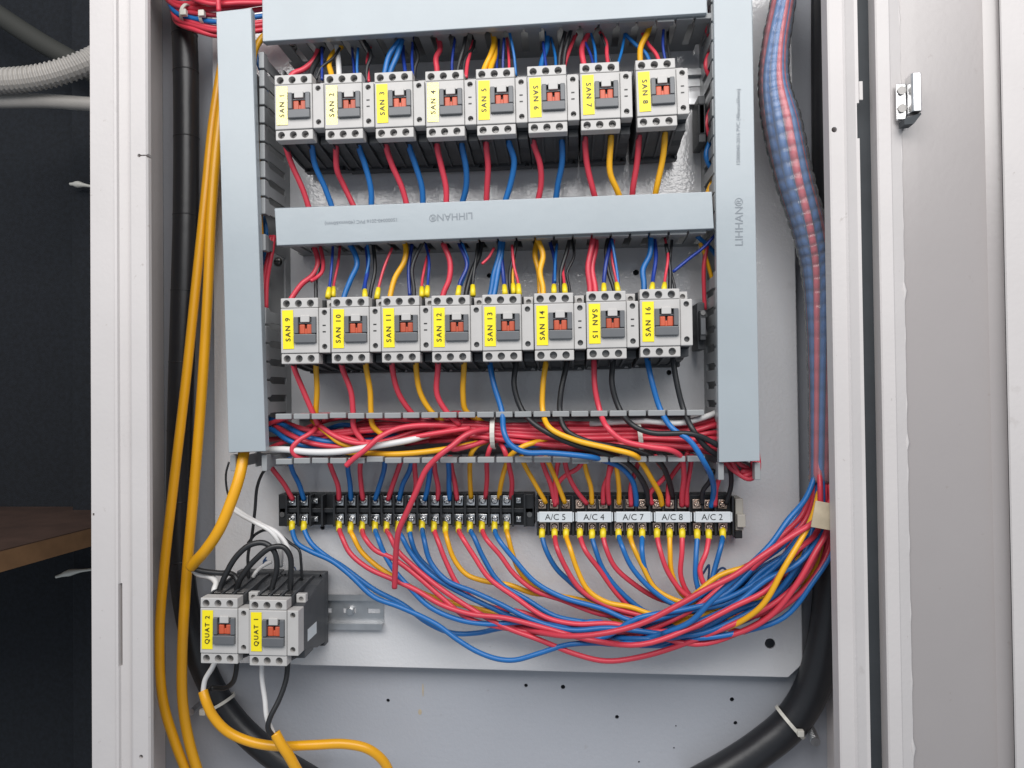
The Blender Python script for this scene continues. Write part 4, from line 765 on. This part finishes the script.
for k, c in enumerate(inner):
    a0_ = 2 * math.pi * k / len(inner); path = []
    for i in range(0, len(SP), 3):
        t = i / len(SP); a = a0_ + .9 * t + .25 * math.sin(5 * t + k); rr = srad(i) * .76 * (.94 + .04 * math.sin(k * 2.1 + 7 * t)); nn, bb = frm[i]; path.append(SP[i] + nn * math.cos(a) * rr + bb * math.sin(a) * rr)
    me, o0 = tube_mesh('wire', path, .0041, WIRE[c], 8, lambda i: srad(min(3 * i, len(SP) - 1)) * .215); o = obj('wire', me, None, o0); tag(o, '%s wire inside the clear ribbed sleeve at right' % c, 'wire', '%s wires inside the clear sleeve' % c)
me, o0 = tube_mesh('wire', SP[::4], .010, WIRE['blue'], 10, lambda i: srad(min(4 * i, len(SP) - 1)) * .62); o = obj('wire', me, None, o0); tag(o, 'blue core of the bundle hidden in the clear ribbed sleeve', 'wire')
# tape patch round the bundle mouth
bm = bmesh.new(); c = U(824, 516, .088); bx(bm, -.0085, .0085, -.0006, .0006, -.0115, .0115, .0003); me = to_mesh('tape', bm, m_tan)
for v in me.vertices: v.co.y += 30 * v.co.x ** 2
o = obj('tape', me, None, c, (0.05, .18, 0)); tag(o, 'scrap of tan tape on the wires below the clear sleeve', 'tape')

# ---------------------------------------------------------------- heavy cables
def cable(pts, r, m, label, name='cable', sides=14):
    o, path = tube(name, [U(*p) for p in pts], r, m, None, 8, sides); return tag(o, label, 'cable'), path
cl_, pl_ = cable([(181, -40, .012), (184, 20, .012), (186, 80, .012), (186, 200, .012), (183, 320, .012), (180, 430, .010), (180, 540, .008), (188, 615, .006), (204, 670, .004), (230, 715, .002), (268, 752, .002), (320, 785, .004)], .0125, m_cable, 'thick black cable running down the left side and curving right at bottom')
for k in range(9):
    i = 10 + k * 5
    if i < len(pl_) - 2:
        me, o0 = tube_mesh('tape_seam', [pl_[i], pl_[i] + (pl_[i + 1] - pl_[i]).normalized() * .0012], .0128, m_cable, 14); obj('tape_seam', me, cl_, o0 - cl_.location)
cr_, _ = cable([(829, -40, .01), (829, 60, .01), (830, 200, .01), (831, 350, .01), (832, 470, .01), (832, 560, .01), (826, 635, .008), (811, 690, .004), (790, 723, .002), (763, 746, .002), (733, 766, .002), (690, 790, .004)], .0165, m_cable, 'thick black cable behind the right frame curving left at bottom')
cable([(232, -30, .008), (226, 40, .010), (217, 95, .014), (212, 130, .018), (206, 190, .022), (196, 285, .026), (186, 380, .030), (173, 490, .034), (164, 570, .036), (159.5, 640, .036), (163, 700, .034), (175, 742, .030), (192, 785, .026)], .0047, m_ycable, 'left of two long yellow cables running down the left side', sides=12)
cable([(238, -30, .012), (230, 50, .016), (220, 120, .022), (215, 165, .025), (211, 220, .027), (208, 290, .029), (202, 390, .032), (194, 490, .034), (186, 585, .034), (182, 660, .034), (183, 705, .032), (190, 745, .030), (204, 790, .026)], .0050, m_ycable, 'right of two long yellow cables running down the left side', sides=12)
yc, _ = cable([(246, 420, .05), (244, 450, .058), (240, 474, .066), (231, 502, .072), (219, 530, .074), (205, 551, .070), (196, 561, .064), (191, 567, .060)], .0052, m_ycable, 'short thick yellow cable leaving the foot of the left duct', sides=12)
ys, _ = cable([(203, 691, .060), (206, 701, .062), (213, 716, .060), (227, 731, .056), (248, 741, .052), (275, 746, .050), (312, 745, .050), (345, 744, .048), (368, 749, .044), (384, 762, .038), (394, 785, .03)], .0045, m_ycable, 'yellow cable under contactor QUAT 2 curving along the cabinet bottom', sides=12)
y2, _ = cable([(275, 733, .070), (281, 744, .070), (289, 756, .068), (305, 785, .06)], .0048, m_ycable, 'yellow cable under contactor QUAT 1 crossing over the other', sides=12)
# QUAT wiring
Q = [('black', [(192, 568, .060), (202, 571, .058), (218, 573, .056), (232, 574, .056), (238, 582, .058), (236, 598, .058)], 'black wire from the stripped yellow cable into contactor QUAT 2', .0030),
     ('white', [(192, 568, .056), (198, 574, .052), (210, 577, .054), (216, 583, .060), (214, 591, .066), (216, 603, .064)], 'white wire stub entering the top of contactor QUAT 2', .0030),
     ('black', [(218, 606, .060), (219, 592, .064), (225, 576, .066), (236, 557, .066), (250, 545, .064), (264, 543, .062), (274, 551, .062), (277, 566, .060), (273, 584, .058), (268, 602, .056)], 'black wire looping from QUAT 2 over to QUAT 1, left loop', .0030),
     ('black', [(237, 604, .058), (237, 588, .064), (244, 573, .068), (256, 559, .068), (270, 548, .066), (283, 547, .064), (290, 556, .062), (291, 574, .060), (289, 602, .056)], 'black wire looping from QUAT 2 over to QUAT 1, right loop', .0030),
     ('white', [(232, 509, .04), (243, 516, .045), (258, 524, .048), (270, 531, .048), (278, 541, .046), (281, 552, .04), (281, 566, .030)], 'white wire from behind the yellow cable to the low pair, left strand', .0024),
     ('white', [(233, 507, .036), (246, 516, .042), (262, 525, .046), (276, 532, .046), (286, 544, .046), (290, 558, .044), (291, 576, .04)], 'white wire from behind the yellow cable to the low pair, right strand', .0026),
     ('white', [(271, 562, .02), (263, 566, .03), (256, 572, .04), (253, 577, .04)], 'short bare white wire between the two QUAT contactors', .0020),
     ('black', [(270, 464, .05), (262, 474, .045), (257, 488, .04), (255, 510, .035), (252, 535, .032), (248, 556, .03), (249, 580, .03)], 'thin black wire hanging from the left duct to contactor QUAT 2', .0017),
     ('black', [(248, 543, .03), (256, 534, .03), (266, 530, .03), (278, 534, .03), (290, 543, .034), (299, 550, .036), (301, 562, .036), (302, 580, .034)], 'thin black wire arching over to the right of contactor QUAT 1', .0016),
     ('black', [(229, 462, .03), (226, 474, .03), (227, 490, .03), (232, 506, .03)], 'thin black wire bowing out left of the duct foot', .0012),
     ('white', [(216, 660, .060), (212, 668, .060), (205, 680, .060), (203, 694, .060)], 'white wire from the bottom of contactor QUAT 2 into its yellow cable', .0027),
     ('black', [(237, 660, .050), (236, 672, .050), (233, 682, .048), (225, 688, .044), (212, 688, .040), (204, 693, .050)], 'black wire from the bottom of contactor QUAT 2 curling left', .0027),
     ('white', [(262, 662, .062), (262, 678, .064), (265, 700, .066), (267, 718, .068), (274, 735, .068)], 'white wire from the right low contactor straight down into the crossing yellow cable', .0026),
     ('black', [(288, 662, .058), (286, 680, .062), (279, 700, .068), (270, 718, .074), (268, 728, .075), (274, 738, .070)], 'black wire from the bottom of contactor QUAT 1 into its yellow cable', .0028)]
for c, p, l, r in Q: wire(c, p, l, r)

# ---------------------------------------------------------------- cable ties, stud, red bundle at upper left
def tie(center, axis_dir, r, width, label, knob=None):
    t = axis_dir.normalized(); a = t.orthogonal().normalized(); b_ = t.cross(a); N = 22; vs = []; fs = []
    for k in range(N):
        an = 2 * math.pi * k / N; d = a * math.cos(an) + b_ * math.sin(an)
        for s, rr in ((-1, r), (1, r), (1, r + .0012), (-1, r + .0012)): vs.append(d * rr + t * (s * width / 2))
    for k in range(N):
        k2 = (k + 1) % N
        for j in range(4): fs.append((k * 4 + j, k * 4 + (j + 1) % 4, k2 * 4 + (j + 1) % 4, k2 * 4 + j))
    me = bpy.data.meshes.new('strap'); me.from_pydata(vs, [], fs); me.materials.append(m_tie)
    rt = thing('cable_tie', center, label, 'cable tie', 'nylon cable ties'); obj('strap', me, rt)
    if knob:
        kb = bmesh.new(); bx(kb, -.003, .003, -.0025, .0025, -.003, .003, .0007); obj('tie_head', to_mesh('tie_head', kb, m_tie), rt, knob)
    return rt
tie(U(493.5, 433, .050), Vector((1, 0, 0)), .0142, .0042, 'clear cable tie round the red bundle in the open duct')
tie(U(639, 437, .046), Vector((1, 0, .1)), .0140, .0040, 'clear cable tie right of centre on the bundle in the open duct')
d = (U(230, 715, .002) - U(204, 670, .004)).normalized()
tie(U(221, 702, .0032), Vector((.46, 0, -.88)), .0140, .0030, 'cable tie holding the left black cable near the bottom', (-.014, -.010, -.006))
bo = thing('threaded_stud', Vector((U(190, 713, 0).x, YB, U(190, 713, 0).z)), 'small bright stud left of the black cable near the bottom', 'bolt')
s = bmesh.new(); cyl(s, Vector((0, -.009, 0)), .0035, .018); obj('shank', to_mesh('shank', s, m_steel), bo)
tie(U(790, 722, .004), Vector((-.75, 0, -.66)), .0172, .0032, 'cable tie holding the right black cable beside the metal stud', (.004, -.0185, -.002))
p = WY(806, 720, YB); bo = thing('threaded_stud', Vector((p.x, YB, p.z)), 'silver threaded stud next to the right black cable', 'bolt')
s = bmesh.new(); cyl(s, Vector((0, -.019, 0)), .0044, .038)
for k in range(14): cyl(s, Vector((0, -.003 - k * .0025, 0)), .0048, .0012)
o = obj('shank', to_mesh('shank', s, m_steel), bo); bo.rotation_euler = (.12, 0, -.08)
for i in range(7):
    y = [2, 8, 14, 21, 27, 30, 35][i]; c = ['red', 'red', 'red', 'blue', 'red', 'red', 'red'][i]
    wire(c, [(152 + i * 2.2, -30, .02 + .004 * (i % 3)), (163 + i * 1.5, -6 + i * 1.2, .03), (176, 2 + y * .38 + i, .036 + .003 * (i % 2)), (195, y * .80 + 2, .040), (220, y + 1, .040 + .004 * (i % 2)), (256, y - 4, .040), (285, y - 8, .036)], '%s wire in the bundle crossing the upper left corner' % CNAME[c], .0027, '%s wires crossing the upper left corner' % c)
for i in range(4):
    wire('red', [(190, -14 + i * 4, .05), (212, -8 + i * 4, .054), (240, -9 + i * 4, .052), (270, -6 + i * 3, .045)], 'red wire above the top of the askew left cover', .0027, 'red wires above the left cover')
wire('red', [(217, -20, .06), (218, -4, .062), (219, 12, .06)], 'red wire end poking up behind the top of the left cover', .0027)
tie(U(186, 13, .040), Vector((.85, 0, -.4)), .0075, .003, 'white cable tie on the upper left red wires, left of two', (.002, -.008, -.004))
tie(U(203, 17, .042), Vector((1, 0, -.1)), .0055, .003, 'white cable tie on the upper left red wires, right of two', (.002, -.006, 0))
# round screw heads on the plate
for px, py, l in ((279, 262, 'screw head on the plate beside the left duct above SAN 9'), (294, 49, 'screw head under the topmost duct above SAN 1'), (347.5, 432, 'screw head inside the open duct')):
    c = U(px, py); rt = thing('screw', Vector((c.x, YP, c.z)), l, 'screw'); s = bmesh.new(); bmesh.ops.create_uvsphere(s, u_segments=14, v_segments=8, radius=.0045, matrix=Matrix.Translation((0, -.003, 0)) @ Matrix.Diagonal((1, .6, 1, 1))); obj('screw_head', to_mesh('screw_head', s, m_screw, True), rt); s = bmesh.new(); bx(s, -.003, .003, -.0062, -.0054, -.0005, .0005); obj('screw_slot', to_mesh('screw_slot', s, m_hole), rt)

# ---------------------------------------------------------------- compartment left of the cabinet
zs_ = WY(0, 544, .80).z; a, b = Vector((-.6195, .70, zs_)), Vector((-.592, 1.04, zs_))
sh = thing('wooden_shelf', Vector((a.x, a.y, zs_)), 'brown wooden shelf board in the dark compartment left of the cabinet', 'shelf')
dx, dy = b.x - a.x, b.y - a.y
bm = prism(bmesh.new(), [(0, 0), (dx, dy), (dx, 1.078 - a.y), (0 - .9, 1.078 - a.y), (-.9, 0)], 'Z', -.0235, -.0010); obj('board', to_mesh('board', bm, m_wood), sh)
bm = prism(bmesh.new(), [(0, .0005), (dx, dy + .0005), (dx, 1.078 - a.y), (0 - .9, 1.078 - a.y), (-.9, .0005)], 'Z', -.0010, .0004); obj('top_veneer', to_mesh('top_veneer', bm, m_woodtop), sh)
cp = spline([WY(*p) for p in ((-70, 80, .84), (0, 81, .85), (45, 76, .86), (90, 61, .88), (125, 40, .92))], 38)
me, o0 = tube_mesh('corrugated_conduit', cp, .014, m_conduit, 16, lambda i: .0152 if i % 4 in (0, 1) else .0134); o = obj('corrugated_conduit', me, None, o0)
me.polygons.foreach_set('use_smooth', [False] * len(me.polygons)); tag(o, 'pale corrugated conduit entering the cabinet from upper left', 'conduit')
o, _ = tube('pipe', [WY(*p) for p in ((-70, 100, .86), (0, 101, .87), (45, 101, .88), (90, 104, .90), (130, 106, .92))], .0088, m_conduit, None, 8, 14); tag(o, 'smooth pale pipe just below the corrugated conduit', 'pipe')
o, _ = tube('pipe', [WY(*p) for p in ((-80, -40, 1.00), (0, 16, 1.00), (40, 42, 1.00), (75, 62, 1.00), (120, 90, 1.00))], .014, mat('dark_dusty_pipe', (.035, .035, .03), .7), None, 6, 12); tag(o, 'dark pipe slanting in the shade behind the corrugated conduit', 'pipe')
for (x, y, x2, y2, l) in ((70, 184, 95, 187, 'upper'), (56, 577, 95, 569, 'lower')):
    o, _ = tube('cable_tie', [WY(x, y, 1.03), WY((x + x2) / 2 - 3, (y + y2) / 2 - 1, 1.03), WY(x2, y2, 1.03)], .0032, m_tie, None, 6, 8, lambda i: .002 + .003 * math.exp(-((i - 5) / 2.5) ** 2)); tag(o, 'pale tie end sticking out behind the left frame, %s one' % l, 'cable tie', 'tie ends behind the left frame')
